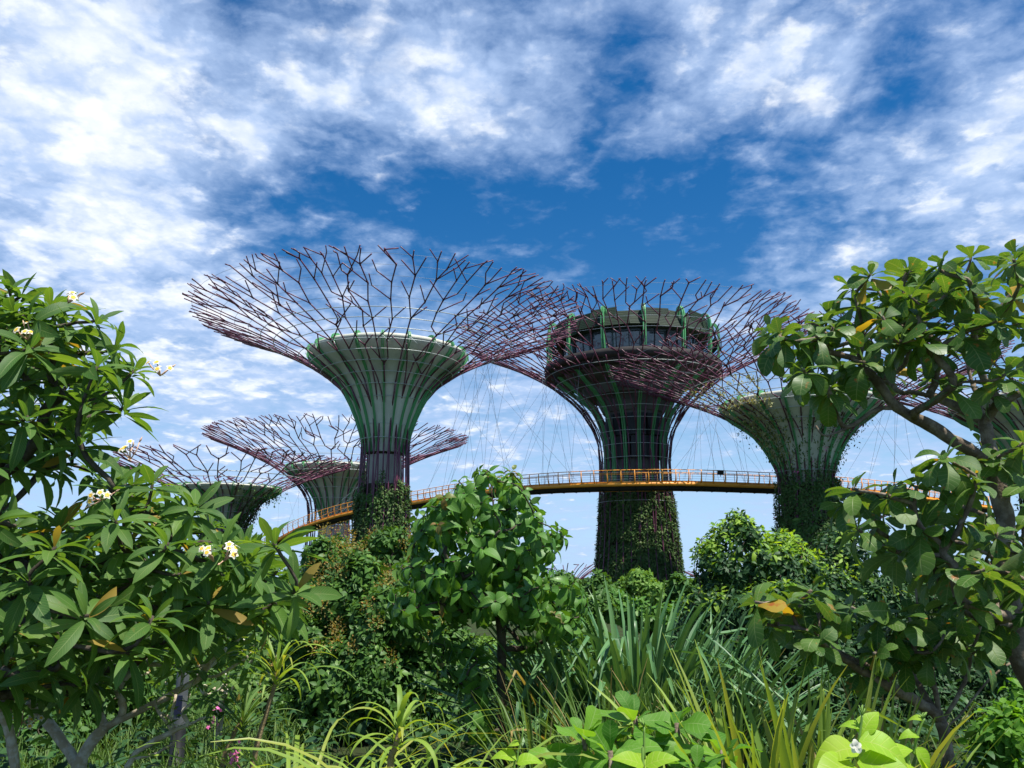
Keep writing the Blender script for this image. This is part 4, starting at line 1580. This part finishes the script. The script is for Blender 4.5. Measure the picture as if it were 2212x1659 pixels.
la = [[ba, at(2275, 1620, YA), at(2240, 1500, YA), at(2203, 1420, YA), at(2182, 1290, YA), at(2162, 1217, YA), at(2172, 1140, YA), at(2160, 1070, YA), at(2145, 998, YA), at(2135, 950, YA), at(2127, 913, YA)],
      [at(2145, 998, YA), at(2067, 956, 5.9), at(2014, 922, 5.9), at(1938, 880, 5.8), at(1909, 843, 5.8), at(1893, 823, 5.8)],
      [at(1893, 823, 5.8), at(1860, 785, 5.8), at(1829, 770, 5.7), at(1760, 755, 5.7)],
      [at(1893, 823, 5.8), at(1945, 797, 5.8), at(1966, 747, 5.7), at(1951, 681, 5.7), at(1951, 635, 5.7)],
      [at(1938, 880, 5.8), at(1892, 886, 5.8), at(1846, 916, 5.8), at(1786, 942, 5.7), at(1762, 920, 5.7)],
      [at(2127, 913, YA), at(2070, 880, 6.1), at(2014, 856, 6.2), at(1960, 846, 6.2)],
      [at(2127, 913, YA), at(2155, 875, 5.9), at(2210, 845, 5.8), at(2280, 760, 5.8)],
      [at(2127, 913, YA), at(2110, 850, 6.2), at(2090, 780, 6.3), at(2120, 690, 6.3)],
      [at(2162, 1217, YA), at(2100, 1180, 5.8), at(2045, 1165, 5.7), at(2040, 1140, 5.6)],
      [at(2172, 1140, YA), at(2120, 1110, 6.2), at(2060, 1090, 6.3), at(1980, 1085, 6.2)],
      [at(2182, 1290, YA), at(2100, 1250, 6.2), at(2000, 1210, 6.2), at(1900, 1150, 6.0)]]
almond('large sea almond tree leaning along the right edge, broad paddle leaves with rusty spots', ba, la, ta + tb, .205, 10, .0100, .070)

Y6 = 5.8
b6 = at(2056, 1760, Y6)
b6[2] = 0.0
l6 = [[b6, at(2052, 1690, Y6), at(2047, 1630, Y6), at(2035, 1565, Y6), at(2028, 1540, Y6)],
      [at(2035, 1565, Y6), at(2023, 1545, Y6), at(1961, 1503, 5.7), at(1886, 1466, 5.6), at(1837, 1431, 5.5), at(1787, 1394, 5.4), at(1750, 1366, 5.3)],
      [at(2028, 1540, Y6), at(2020, 1535, Y6), at(1990, 1488, 5.9), at(1966, 1446, 6.0)],
      [at(2028, 1540, Y6), at(2018, 1483, Y6), at(2003, 1396, 5.8), at(1988, 1334, 5.7), at(1978, 1272, 5.7)],
      [at(2035, 1565, Y6), at(2072, 1498, Y6), at(2090, 1458, 5.8), at(2095, 1421, 5.8)],
      [at(2040, 1575, Y6), at(2097, 1515, 5.8), at(2142, 1463, 5.8), at(2181, 1433, 5.8)]]
P6 = [(1610, 1300), (1700, 1300), (1750, 1260), (1830, 1290), (1930, 1320), (2030, 1340), (2110, 1310), (2130, 1420), (2060, 1440), (1990, 1400), (1930, 1460), (1880, 1460), (1800, 1420), (1730, 1390), (1640, 1350)]
t6 = poly_tips(P6, 26, 5.2, 6.2, .2)
t6 += [at(*q) for q in ((1628, 1300, 5.2), (1688, 1305, 5.2), (1753, 1275, 5.2), (1840, 1312, 5.2), (1892, 1328, 5.3), (1928, 1340, 5.3), (2040, 1370, 5.3), (2095, 1400, 5.4), (1760, 1395, 5.2), (1888, 1412, 5.2), (1960, 1410, 5.4))]
almond('young sea almond sapling with thin forking stem and bright rosettes, before the dense shrub', b6, l6, t6, .185, 8, .0095, .042, yprob=.02)

# low broad-leaved rosettes on the ground in the middle foreground
for i, (x, y, Y, lab, n) in enumerate(((1262, 1590, 4.6, 'low plant with large bright wavy leaves at the left foot of the tall strap-leaf clump', 11), (1318, 1622, 4.4, 'low broad-leaved plant just left of the lime-yellow shoot', 10),
                                       (1372, 1548, 5.0, 'low broad-leaved plant standing highest in its row, in front of the thin grass', 11), (1462, 1562, 4.9, 'low broad-leaved plant with upright leaf, right of the highest in its row', 10),
                                       (1560, 1620, 4.7, 'low broad-leaved plant next to the lime sword-leaf clump', 10), (1505, 1660, 4.3, 'low broad-leaved plant at the bottom edge, right of the lime-yellow shoot', 9))):
    tip = at(x, y, Y)
    b = tip * np.array([1, 1, 0])
    r_ = thing('broadleaf_plant', lab, 'plant', b, 'low broad-leaved plants in the foreground')
    mb = MB()
    mb.tube([b, b + (.03, .02, tip[2] * .5), tip], [.022, .018, .014], 7)
    q2 = tip + np.array([random.choice((-1, 1)) * .12, .05, -.12])
    mb.tube([b + (.015, .01, tip[2] * .3), (tip + q2) / 2 - (0, 0, .15), q2], [.014, .012, .01], 6)
    mb.build('stem', M['bark_a'], r_)
    lv = Leaves([leaf_base(8, p_paddle, .12, .5, .035, 0, 0), leaf_base(8, p_paddle, .2, .9, .045, 0, 2), leaf_base(8, p_paddle, .05, .3, .04, 0, 3)])
    rosette(lv, tip, unit((random.uniform(-.2, .2), -.25, 1)), n, .225, (12, 118), .06, 0, .35, 1.1, sag=.25)
    rosette(lv, q2, unit((random.uniform(-.4, .4), -.3, 1)), n - 3, .19, (20, 118), .05, 0, .25, 1.1, sag=.25)
    mb = MB()
    lv.to_mb(mb)
    mb.build('leaves', M['lowleaf'], r_)


# ------------------------------------------------------------------ the round-headed tree in the middle
V_TK = [leaf_base(7, p_ovate, .30, 1.1, .02, 0, 5, .08, .85, .10), leaf_base(7, p_ovate, .18, 1.5, .024, 0, 6, -.09, 1.12, .12), leaf_base(6, p_ovate, .22, .8, .010, 0, 0), leaf_base(6, p_ovate, .30, 1.3, .012, 0, 1), leaf_base(6, p_ovate, .10, .5, .012, 0, 2), leaf_base(6, p_ovate, .34, 1.0, .008, 0, 4)]


def centre_tree():
    Y = 9.0
    b = at(1088, 1700, Y)
    b[2] = 0.0
    root = thing('broadleaf_tree', 'rounded broad-leaved tree on a slim dark trunk in the middle, russet young leaves on top', 'tree', b)
    P = [(1010, 1025), (1060, 1003), (1105, 1015), (1135, 1050), (1150, 1090), (1175, 1115), (1215, 1145), (1230, 1180), (1180, 1185), (1150, 1205), (1200, 1240), (1250, 1290), (1250, 1335), (1220, 1375), (1150, 1345), (1100, 1335),
         (1060, 1335), (1000, 1345), (960, 1320), (885, 1340), (870, 1300), (880, 1215), (905, 1185), (900, 1150), (905, 1120), (930, 1085), (965, 1065), (985, 1035)]
    P = [(1066 + (x - 1066) * (1.06 + .10 * max(0, min(1, (y - 1150) / 150))), y) for x, y in P]
    tips = poly_tips(P, 290, 8.1, 9.9, .085)
    # rounder in depth: pull the outermost tips towards the trunk's plane
    low = [at(*q) for q in ((1030, 1430, 8.7), (1010, 1455, 8.6), (985, 1470, 8.7), (1045, 1530, 8.5), (1020, 1550, 8.5), (1000, 1530, 8.7), (955, 1440, 8.8), (1040, 1590, 8.5), (960, 1400, 8.9), (925, 1390, 9.0), (985, 1410, 8.7), (1010, 1400, 8.8), (1045, 1480, 8.6), (1020, 1500, 8.6), (990, 1560, 8.6), (1140, 1400, 9.3), (1165, 1390, 9.2), (1030, 1575, 8.4))]
    sk = Skel()
    sk.limb([b, at(1086, 1600, Y), at(1083, 1480, Y), at(1083, 1370, Y), at(1078, 1250, Y), at(1070, 1150, Y), at(1062, 1050, Y)], sub=5)
    sk.grow(tips + low, rise=.1, jitter=.06)
    mb = MB()
    sk.mesh(mb, .0062, 2.5, 8, .05, .045)
    mb.build('trunk', M['bark_t'], root)
    lv = Leaves(V_TK)
    yl = Leaves(V_TK)
    for k, d in sk.tipdir.items():
        p = sk.p[k]
        out = unit((p - at(1075, 1220, Y)) * np.array([1, 1, .7]))
        ax = unit(out * .8 + d * .4 + np.array([0, 0, .35]))
        young = p[2] > 2.95 and random.random() < .40 or random.random() < .07
        rosette(lv, p, ax, 9 + random.randint(-2, 2), .178 * random.uniform(.85, 1.15), (35, 122), .09, 0, .35, .95, sag=.85)
        if young:
            rosette(yl, p + ax * .03, unit(ax + np.array([0, 0, .5])), 4, .12, (10, 130), .03, 0, .3, .95, sag=.6)
    mb = MB()
    lv.to_mb(mb)
    mb.build('crown', M['teak'], root)
    mb = MB()
    yl.to_mb(mb)
    mb.build('young_leaves', M['teak_r'], root)


centre_tree()


# ------------------------------------------------------------------ shrubs and trees built from twig clusters over lobed crowns
def shrub(name, label, cat, lobes, n_tw, n_leaf, leaf, mats, shape, group=None, young=0.0, tuft=0.0, trunk_px=None, inc=(30, 115), core=True, seedv=0, yflat=None, width=1.0, tuft_top=None, depth_f=1.0, sub=0):
    """lobes: (x, y, Y, r) in grid px; twigs sit over the lobes' outer surface, leaves round each twig"""
    L = []
    for x, y, Y, r in lobes:
        c = at(x, y, Y)
        L.append((c, r * m_per_px(Y, c[2])))
    for c, r in list(L) if sub else []:
        for _ in range(sub):
            d = unit(RNG.normal(0, 1, 3) + np.array([0, -.5, .3]))
            L.append((c + d * r * random.uniform(.78, .98), r * random.uniform(.24, .46)))
    base = L[0][0].copy()
    base = np.array([np.mean([c[0] for c, _ in L]), np.mean([c[1] for c, _ in L]), 0.0])
    root = thing(name, label, cat, base, group)
    var = [leaf_base(3, shape, .22, .7), leaf_base(3, shape, .3, 1.2), leaf_base(3, shape, .12, .3)]
    lv, yv = Leaves(var), Leaves(var)
    tv = Leaves([leaf_base(2, p_ovate, .1, .1)])
    area = np.array([r * r for _, r in L])
    pk = RNG.choice(len(L), n_tw * 3, p=area / area.sum())
    cnt = 0
    ztop = max(c[2] + r for c, r in L)
    skp = []
    for q in pk:
        c, r = L[q]
        d = unit(RNG.normal(0, 1, 3) + np.array([0, -.35, .25]))
        f = 1 - abs(RNG.normal(0, .10)) + .06 * sin(d[0] * 7 + q) * sin(d[2] * 6 + q * 2)
        if random.random() < .22:
            f *= random.uniform(.55, .95)
        p = c + d * r * f * np.array([1, depth_f, 1])
        if p[2] < .05:
            continue
        if any(np.linalg.norm((p - c2) / np.array([1, depth_f, 1])) < r2 * .80 for i2, (c2, r2) in enumerate(L) if i2 != q):
            continue
        cnt += 1
        if cnt > n_tw:
            break
        ax = unit(d + np.array([0, 0, .55]) + RNG.normal(0, .25, 3))
        yy = young and f > .86 and random.random() < young * max(0, min(1, .1 + d[2] * 1.4)) * max(.06, min(1, (p[2] - .45 * ztop) / (.4 * ztop)))
        rosette(yv if yy else lv, p, ax, n_leaf + random.randint(-2, 2), leaf * random.uniform(.8, 1.2), inc, leaf * .9, 0, .3, width, sag=.3)
        hi = 1.0 if tuft_top is None else max(0.06, min(1, (p[2] - tuft_top[0]) / (tuft_top[1] - tuft_top[0])))
        if tuft and random.random() < tuft * hi and f > .8:
            for _ in range(70):
                t = RNG.normal(0, 1, 3)
                tv.put(p + ax * leaf * .9 + t * leaf * np.array([.34, .34, .42]), unit(t + ax * .6), RNG.normal(0, 1, 3), leaf * random.uniform(.14, .30), 1.3)
        if cnt % 9 == 0:
            skp.append(p - ax * leaf * .5)
    sk = Skel()
    tb = base if trunk_px is None else at(*trunk_px) * np.array([1, 1, 0])
    zc = np.mean([c[2] for c, _ in L])
    top = max(c[2] + .2 * r for c, r in L)
    sk.limb([tb, tb * np.array([1, 1, 0]) + np.array([0, 0, max(.15, zc * .5)]), np.array([base[0], base[1], max(.3, top * .8)])])
    sk.grow(skp[:160], rise=.15, jitter=.05, sub=3)
    mb = MB()
    sk.mesh(mb, leaf * .045, 2.3, 5, .05, .09)
    mb.build('trunk', M['bark_t'], root)
    mb = MB()
    lv.to_mb(mb)
    mb.build('crown', M[mats[0]], root)
    if yv.pos:
        mb = MB()
        yv.to_mb(mb)
        mb.build('young_leaves', M[mats[1]], root)
    if tv.pos:
        mb = MB()
        tv.to_mb(mb)
        mb.build('blossom', M[mats[2]], root)
    return root


# tall blossoming shrub left of the middle tree
shrub('flowering_shrub', 'tall shrub covered in brown blossom tufts, below the largest supertree', 'shrub',
      [(715, 1228, 13.0, 66), (780, 1225, 13.1, 50), (835, 1212, 13.2, 62), (885, 1200, 13.4, 40), (765, 1300, 12.6, 100), (690, 1390, 12.6, 100), (850, 1370, 12.4, 130), (930, 1470, 12.2, 115), (780, 1500, 12.0, 150), (1010, 1500, 12.6, 95), (950, 1590, 12.0, 130),
       (690, 1590, 12.0, 120), (850, 1640, 11.8, 120), (1040, 1620, 12.4, 90), (610, 1500, 12.8, 70), (900, 1300, 13.4, 70)],
      2700, 9, .13, ('shrub', 'shrub', 'tuft'), p_ovate, tuft=.11, sub=7, tuft_top=(0.6, 2.2), width=1.0)
# dense glossy shrub right of the strap clump
shrub('glossy_shrub', 'dense dark-leaved shrub with bright yellow-green new tips, right of the strap-leaf clump', 'shrub',
      [(1590, 1222, 12.0, 100), (1680, 1262, 12.2, 115), (1545, 1330, 11.8, 85), (1640, 1380, 11.6, 130), (1600, 1500, 11.4, 130), (1730, 1480, 11.4, 140), (1700, 1610, 11.2, 140), (1560, 1620, 11.2, 100), (1780, 1340, 12.0, 90), (1505, 1385, 11.8, 62), (1480, 1460, 11.6, 80)],
      2300, 8, .125, ('dense', 'fresh'), p_narrow, young=.75, sub=6, width=1.15, inc=(35, 120))
shrub('glossy_shrub', 'dark dense shrub behind the almond sapling, under the vine-clad supertree trunk', 'shrub',
      [(1838, 1225, 13.5, 100), (1850, 1330, 13.2, 120), (1900, 1440, 12.8, 140), (1840, 1560, 12.4, 150), (1980, 1560, 12.6, 130), (2050, 1450, 13.5, 110), (2110, 1590, 13.0, 120), (1960, 1650, 12.2, 130), (1990, 1330, 14.0, 80)],
      1900, 8, .125, ('dense', 'fresh'), p_narrow, young=.22, sub=6, width=1.05, inc=(35, 120))
# filling greenery, each bush a thing of its own
for lab, lobes, n, nl, lf, mt, shp in (
        ('bright pale green tree far behind the trunk of the middle tree', [(1050, 1425, 24, 48), (1010, 1450, 25, 44), (1095, 1440, 24, 40), (1120, 1420, 26, 36)], 420, 9, .19, 'far', p_ovate),
        ('mid-green bush between the middle tree and the strap-leaf clump', [(1255, 1325, 14.5, 48), (1225, 1370, 14, 56), (1300, 1310, 15, 36), (1190, 1450, 13.6, 80), (1150, 1560, 13.2, 90), (1270, 1420, 14, 70)], 620, 8, .15, 'shrub', p_ovate),
        ('light leafy bush beyond the strap-leaf clump, at the foot of the restaurant supertree', [(1330, 1305, 17, 30), (1380, 1325, 17, 32), (1430, 1335, 17, 30), (1475, 1325, 17.5, 28)], 260, 8, .20, 'teak', p_paddle),
        ('shaded bush behind the grey post at the lower left', [(330, 1520, 13, 80), (430, 1500, 13.5, 90), (500, 1560, 13, 80), (390, 1590, 12.5, 80)], 620, 8, .14, 'shrub', p_ovate),
        ('dark bush deep in the lower left corner behind pale trunks', [(60, 1500, 10.5, 100), (170, 1520, 10.8, 100), (250, 1500, 11.2, 90), (100, 1610, 10.2, 100)], 700, 8, .13, 'shrub', p_ovate),
        ('green bush beyond the right almond trunk', [(2130, 1400, 16, 90), (2210, 1360, 16, 90), (2200, 1480, 15.5, 100), (2120, 1300, 17, 50)], 600, 8, .17, 'teak', p_ovate),
        ('low bush at the bottom right corner beneath the almond trunk', [(2180, 1600, 8.5, 80), (2230, 1540, 8.8, 70)], 240, 8, .15, 'lowleaf', p_ovate),
        ('leafy thicket left of the blossoming shrub, behind the frangipani tips', [(590, 1340, 15, 80), (560, 1430, 15, 80), (620, 1290, 15.5, 50)], 420, 8, .16, 'shrub', p_ovate),
        ('distant tree line glimpsed left under the frangipani boughs', [(100, 1290, 26, 90), (250, 1290, 27, 80), (400, 1300, 28, 80), (-20, 1280, 26, 100)], 560, 8, .26, 'shrub', p_ovate)):
    shrub('leafy_bush', lab, 'bush', lobes, n, nl, lf, (mt, mt), shp)
# a far belt of low trees closes the view along the horizon
for i, (x, yc, r) in enumerate(((560, 1262, 34), (640, 1258, 38), (730, 1262, 34), (850, 1262, 36), (950, 1258, 38), (1040, 1262, 36), (1130, 1258, 36), (1215, 1268, 34), (1290, 1268, 34), (1380, 1262, 36), (1470, 1272, 34), (1550, 1266, 36),
                               (1650, 1258, 40), (1750, 1262, 38), (1850, 1258, 40), (1950, 1256, 42), (2050, 1256, 42), (2150, 1252, 46), (2240, 1254, 44))):
    shrub('distant_tree', 'one of the low round trees in the far belt along the horizon', 'tree', [(x, yc, 48, r), (x + 26, yc + 14, 47, r * .8), (x - 28, yc + 12, 49, r * .8)], 150, 8, .42, ('far' if i % 3 == 0 else 'shrub', 'far'), p_ovate,
          group='low trees along the horizon')


# ------------------------------------------------------------------ strap-leaved clumps and grasses
def clump(name, label, cat, base, n, Lr, wr, mat, el=(45, 88), spread=.3, kink=.5, curve=(.3, 1.2), az=None, group=None, extra=(), nseg=9, dry=0.0, dz=0.0):
    root = thing(name, label, cat, base, group)
    mb = MB()
    for _ in range(n):
        a = random.uniform(0, 2 * pi) if az is None else random.gauss(az[0], az[1])
        rr = spread * sqrt(random.random())
        b0 = np.asarray(base) + np.array([rr * sin(a) * random.uniform(.3, 1), rr * cos(a) * random.uniform(.3, 1), dz])
        e = radians(random.uniform(*el))
        k = (random.uniform(.45, .92), random.uniform(.7, 2.0)) if random.random() < kink else None
        blade(mb, b0, a, e, random.uniform(*Lr), random.uniform(*wr), random.uniform(*curve), k, nseg + (3 if k else 0), 1 if random.random() < dry else 0, twist=random.uniform(-.8, .8))
    mb.build('leaves', [M[mat], M['dry']], root)
    return root


bs = at(1385, 1640, 9.6) * np.array([1, 1, 0])
clump('strap_leaf_clump', 'huge blue-green clump of sword leaves with snapped-over tips in the centre right', 'plant', bs, 330, (1.15, 2.2), (.028, .046), 'strap', (56, 90), .75, .72, (.15, .9))
r_ = clump('strap_leaf_clump', 'sword-leaf clump with long folded leaves drooping left beside the middle tree trunk', 'plant', bs + np.array([-.65, -.2, 0]), 130, (1.2, 2.2), (.026, .042), 'strap', (30, 82), .4, .8, (.3, 1.2), az=(-pi / 2, .7), dry=.05)
clump('strap_leaf_clump', 'sword-leaf clump leaning right against the dense glossy shrub', 'plant', bs + np.array([.75, -.1, 0]), 130, (1.0, 1.9), (.026, .042), 'strap', (35, 85), .35, .7, (.2, 1.0), az=(pi / 2, .8), dry=.05)
# thin grass before it
bg_ = at(1370, 1640, 8.0) * np.array([1, 1, 0])
for dx, n, lab in ((-.25, 150, 'fine pale grass tussock in front of the huge sword-leaf clump'), (.30, 130, 'fine grass tussock right of the palest one, before the sword leaves'), (-.85, 90, 'thin dry grass tussock at the left foot of the sword-leaf clump'), (.85, 90, 'thin grass tussock between the sword leaves and the lime blades')):
    clump('grass_tussock', lab, 'grass', bg_ + np.array([dx, random.uniform(-.3, .3), 0]), n, (.7, 1.35), (.004, .010), 'grass', (45, 88), .25, .05, (.2, 1.1), dry=.14, nseg=7)
# lime sword clump lower right
bk = at(1745, 1640, 5.0)
bk[2] = 0.0
clump('sword_leaf_plant', 'lime-edged sword-leaf plant bristling upright at the lower right', 'plant', bk, 60, (1.15, 1.65), (.018, .030), 'strap_y', (62, 89), .16, .22, (.05, .5))
clump('sword_leaf_plant', 'smaller sword-leaf plant arching left of the bristling one', 'plant', bk + np.array([-.27, .1, 0]), 60, (1.2, 1.75), (.014, .024), 'strap_y', (58, 86), .12, .25, (.2, .9))
clump('sword_leaf_plant', 'low arching sword-leaf plant behind the white-flowered lime shoot', 'plant', bk + np.array([.42, .15, 0]), 60, (1.1, 1.55), (.012, .020), 'strap_y', (56, 88), .14, .2, (.3, 1.2), dry=.2)


def drooper(label, pts, L, n, w, mat, stem='stem_y', curve=(1.4, 2.6)):
    b = np.array(pts[0])
    root = thing('cane_plant', label, 'plant', b * np.array([1, 1, 0]), 'cane plants with drooping ribbon leaves')
    b0 = b * np.array([1, 1, 0])
    mb = MB()
    sk = Skel()
    ids = sk.limb([b0] + list(pts), sub=4)
    path = [sk.p[i] for i in ids]
    mb.tube(path, np.linspace(.022, .013, len(path)), 8)
    mb.build('stem', M[stem], root)
    mb = MB()
    top = np.array(pts[-1])
    for i in range(n):
        f = i / n
        blade(mb, top - np.array([0, 0, .12 * f]), i * 2.4 + random.uniform(-.3, .3), radians(78 - 50 * f + random.uniform(-12, 8)), L * random.uniform(.75, 1.1), w * random.uniform(.8, 1.15), random.uniform(*curve), None, 12, 0, twist=random.uniform(-.6, .6))
    mb.build('leaves', M[mat], root)


drooper('tall cane plant with a tuft of drooping yellow-green ribbons, right of the grey post', [at(545, 1660, 6.0), at(566, 1570, 6.0), at(588, 1500, 6.0), at(598, 1450, 6.0)], .55, 22, .011, 'strap_y')
drooper('leaning cane plant with dull green ribbons behind the tallest cane', [at(478, 1660, 6.5), at(500, 1600, 6.5), at(525, 1550, 6.5)], .50, 30, .008, 'grass', curve=(.9, 1.9))
drooper('short cane plant with pale arching ribbons in front of the blossoming shrub', [at(842, 1680, 4.8), at(852, 1620, 4.8), at(864, 1572, 4.8)], .40, 18, .013, 'strap_y', curve=(1.8, 3.0))
# ribbon-leaf clumps along the bottom
for x, Y, n, lab in ((700, 5.0, 60, 'arching lime ribbon-leaf clump at the bottom, right of the cane plants'), (800, 4.8, 60, 'arching lime ribbon-leaf clump under the short cane plant'), (930, 4.8, 60, 'arching lime ribbon-leaf clump left of the middle tree trunk'),
                     (1000, 5.2, 30, 'sparse ribbon-leaf clump at the foot of the middle tree trunk'), (640, 5.6, 40, 'ribbon-leaf clump beside the pink flower')):
    b = at(x, 1700, Y)
    b[2] = 0.0
    clump('ribbon_leaf_clump', lab, 'plant', b, int(n * 1.0), (1.3, 1.9), (.009, .017), 'strap_y', (68, 89), .26, .04, (1.8, 3.4), group='lime ribbon-leaf clumps along the bottom', nseg=10)

# grass on the ground at the lower left
mb = MB()
for _ in range(5500):
    Yg = random.uniform(7.0, 13.5)
    Xg = (random.uniform(-5.4, -2.3) if _ % 4 else random.uniform(-2.3, 6.2)) * Yg / 9.5
    blade(mb, (Xg, Yg, 0.0), random.uniform(0, 6.28), radians(random.uniform(45, 88)), random.uniform(.15, .5), random.uniform(.003, .007), random.uniform(.2, 1.2), None, 4)
g = mb.build('grass', [M['grass']])
g['kind'] = 'stuff'
lv = Leaves([leaf_base(3, p_ovate, .2, .8, .01), leaf_base(3, p_ovate, .3, 1.2, .01)])
for _ in range(1500):
    Yg = random.uniform(6.5, 22.0)
    Xg = random.uniform(-.62, .68) * Yg
    hgt = random.uniform(.05, .55)
    for k in range(6):
        lv.put((Xg + random.gauss(0, .06), Yg + random.gauss(0, .06), hgt + random.gauss(0, .05)), unit((random.gauss(0, 1), random.gauss(0, 1), random.uniform(-.2, .7))), unit((random.gauss(0, .3), random.gauss(0, .3), 1)), random.uniform(.09, .2), 1.0)
mb = MB()
lv.to_mb(mb)
o_ = mb.build('ground_cover', [M['dense']])
o_['kind'] = 'stuff'
tag(o_, 'leafy ground cover filling the planting bed between the shrubs', 'ground cover')
tag(g, 'rough green grass covering the ground under the frangipanis', 'grass')


# ------------------------------------------------------------------ lime-leaved shoots close to the camera
def shoot(label, pts, leaves, flower=None):
    b = np.array(pts[0])
    root = thing('lime_shoot', label, 'plant', b * np.array([1, 1, 0]), 'lime-leaved shoots close to the camera')
    mb = MB()
    sk = Skel()
    ids = sk.limb([b * np.array([1, 1, 0])] + list(pts), sub=4)
    path = [sk.p[i] for i in ids]
    mb.tube(path, np.linspace(.006, .0035, len(path)), 7)
    for k in range(9):
        d = unit((random.uniform(-1, 1), random.uniform(-1, 1), 1.2))
        mb.tube([np.array(pts[-1]), np.array(pts[-1]) + d * random.uniform(.012, .03)], [.0025, .0015], 5)
    mb.build('stem', M['stem_g'], root)
    lv = Leaves([leaf_base(10, p_ovate, .25, .9, .010, 0, 0), leaf_base(10, p_ovate, .32, 1.3, .012, 0, 2)])
    for (x, y, Y, dx, dz, dy, ln) in leaves:
        lv.put(at(x, y, Y), unit((dx, dy, dz)), unit((-.2 * dx, -.5, .9)), ln, 1.1)
    mb = MB()
    lv.to_mb(mb)
    mb.build('leaves', M['lime'], root)
    if flower:
        c = at(*flower)
        mb = MB()
        pv = leaf_base(4, lambda t: .42 * max(0, sin(pi * min(1, t * .85 + .08))) ** .7, .2, .9, .03)
        pl = Leaves([pv])
        for k in range(5):
            a = 2 * pi * k / 5 + .4
            pl.put(c, unit((cos(a), -.45, sin(a))), (0, -1, .15), .021 * random.uniform(.8, 1.2), 1.1)
        pl.to_mb(mb)
        mb.build('flower', M['petal'], root)


shoot('lime shoot with a white flower and big heart-shaped leaves at the lower right', [at(1838, 1700, 2.6), at(1850, 1640, 2.6), at(1858, 1580, 2.6), at(1863, 1545, 2.6)],
      [(1856, 1600, 2.58, .75, .05, -.5, .15), (1850, 1618, 2.58, -.8, .15, -.3, .15), (1860, 1590, 2.6, .5, .9, .0, .10), (1852, 1648, 2.55, .8, .1, -.6, .17), (1845, 1655, 2.55, -.7, .2, -.6, .17), (1858, 1575, 2.6, -.6, .4, .3, .07), (1856, 1650, 2.62, .9, .45, .3, .16),
       (1905, 1640, 2.62, .8, .5, .1, .12)], (1848, 1612, 2.52))
shoot('thinner lime shoot leaning right with small paired leaves at the lower right', [at(1965, 1700, 2.7), at(1975, 1630, 2.7), at(1985, 1580, 2.7), at(1996, 1552, 2.7)],
      [(1978, 1615, 2.7, .4, -.6, -.2, .09), (1984, 1590, 2.7, -.7, .3, -.2, .065), (1976, 1625, 2.7, .6, -.5, .2, .12), (1972, 1655, 2.7, -.6, .3, -.2, .10), (1995, 1556, 2.7, -.6, .3, .2, .05)])
shoot('lime-yellow shoot with a cup of round leaves at the bottom centre', [at(1390, 1700, 2.8), at(1392, 1640, 2.8), at(1391, 1570, 2.8)],
      [(1390, 1655, 2.78, -.7, .5, -.3, .11), (1394, 1655, 2.78, .7, .5, -.3, .11), (1392, 1668, 2.74, .1, .45, -.8, .10), (1390, 1665, 2.84, -.3, .8, .4, .10)])
shoot('slim green shoot with bud tip left of the low broad-leaved plants', [at(1110, 1700, 4.2), at(1118, 1640, 4.2), at(1130, 1570, 4.2)],
      [(1116, 1640, 4.2, -.8, .5, -.2, .13), (1117, 1650, 4.2, .8, .5, -.2, .13), (1122, 1610, 4.2, -.6, .2, .2, .08)])


# ------------------------------------------------------------------ pink flowers, the grey post
for x, y, Y, n, s, lab in ((506, 1630, 5.6, 18, .018, 'bright pink flower spike at the bottom left by the cane plants'), (465, 1547, 8.0, 8, .022, 'small pink flower spray near the grey post')):
    c = at(x, y, Y)
    root = thing('pink_flower', lab, 'flower', c * np.array([1, 1, 0]))
    mb = MB()
    mb.tube([c * np.array([1, 1, 0]), c * np.array([1, 1, .5]) + (.02, 0, 0), c], .004, 5)
    mb.build('stem', M['stem_g'], root)
    pl = Leaves([leaf_base(3, p_ovate, .3, .6, .02)])
    for k in range(n):
        q = c + RNG.normal(0, 1, 3) * np.array([.018, .018, .04]) * (Y / 5.6)
        f = unit(RNG.normal(0, 1, 3) + np.array([0, -.8, 0]))
        ref = unit(np.cross(f, [.2, .3, 1]))
        w = np.cross(f, ref)
        for j in range(5):
            a = 2 * pi * j / 5
            pl.put(q, unit(cos(a) * ref + sin(a) * w + f * .3), f, s, 1.3)
    mb = MB()
    pl.to_mb(mb)
    mb.build('petals', M['pink'], root)

yp = 9.0
pb = at(372, 1690, yp) * np.array([1, 1, 0])
pt_ = at(398, 1345, yp)
root = thing('lamp_post', 'plain dark grey post rising behind the frangipani branches at the lower left', 'post', pb)
mb = MB()
mb.lathe([(.062, 0), (.062, pt_[2] - .02), (.05, pt_[2]), (.0, pt_[2])], 20, (pb[0] + .02, pb[1]))
mb.build('shaft', M['post'], root)
mb = MB()
mb.lathe([(.13, 0), (.13, .03), (.075, .05), (.072, .5), (.062, .52)], 20, (pb[0] + .02, pb[1]))
mb.build('base_collar', M['black'], root)
mb = MB()
mb.box((pb[0] + .02, pb[1] - .064, .75), np.array([.035, 0, 0]), np.array([0, .006, 0]), np.array([0, 0, .09]))
mb.build('access_cover', M['navy'], root, smooth=False)
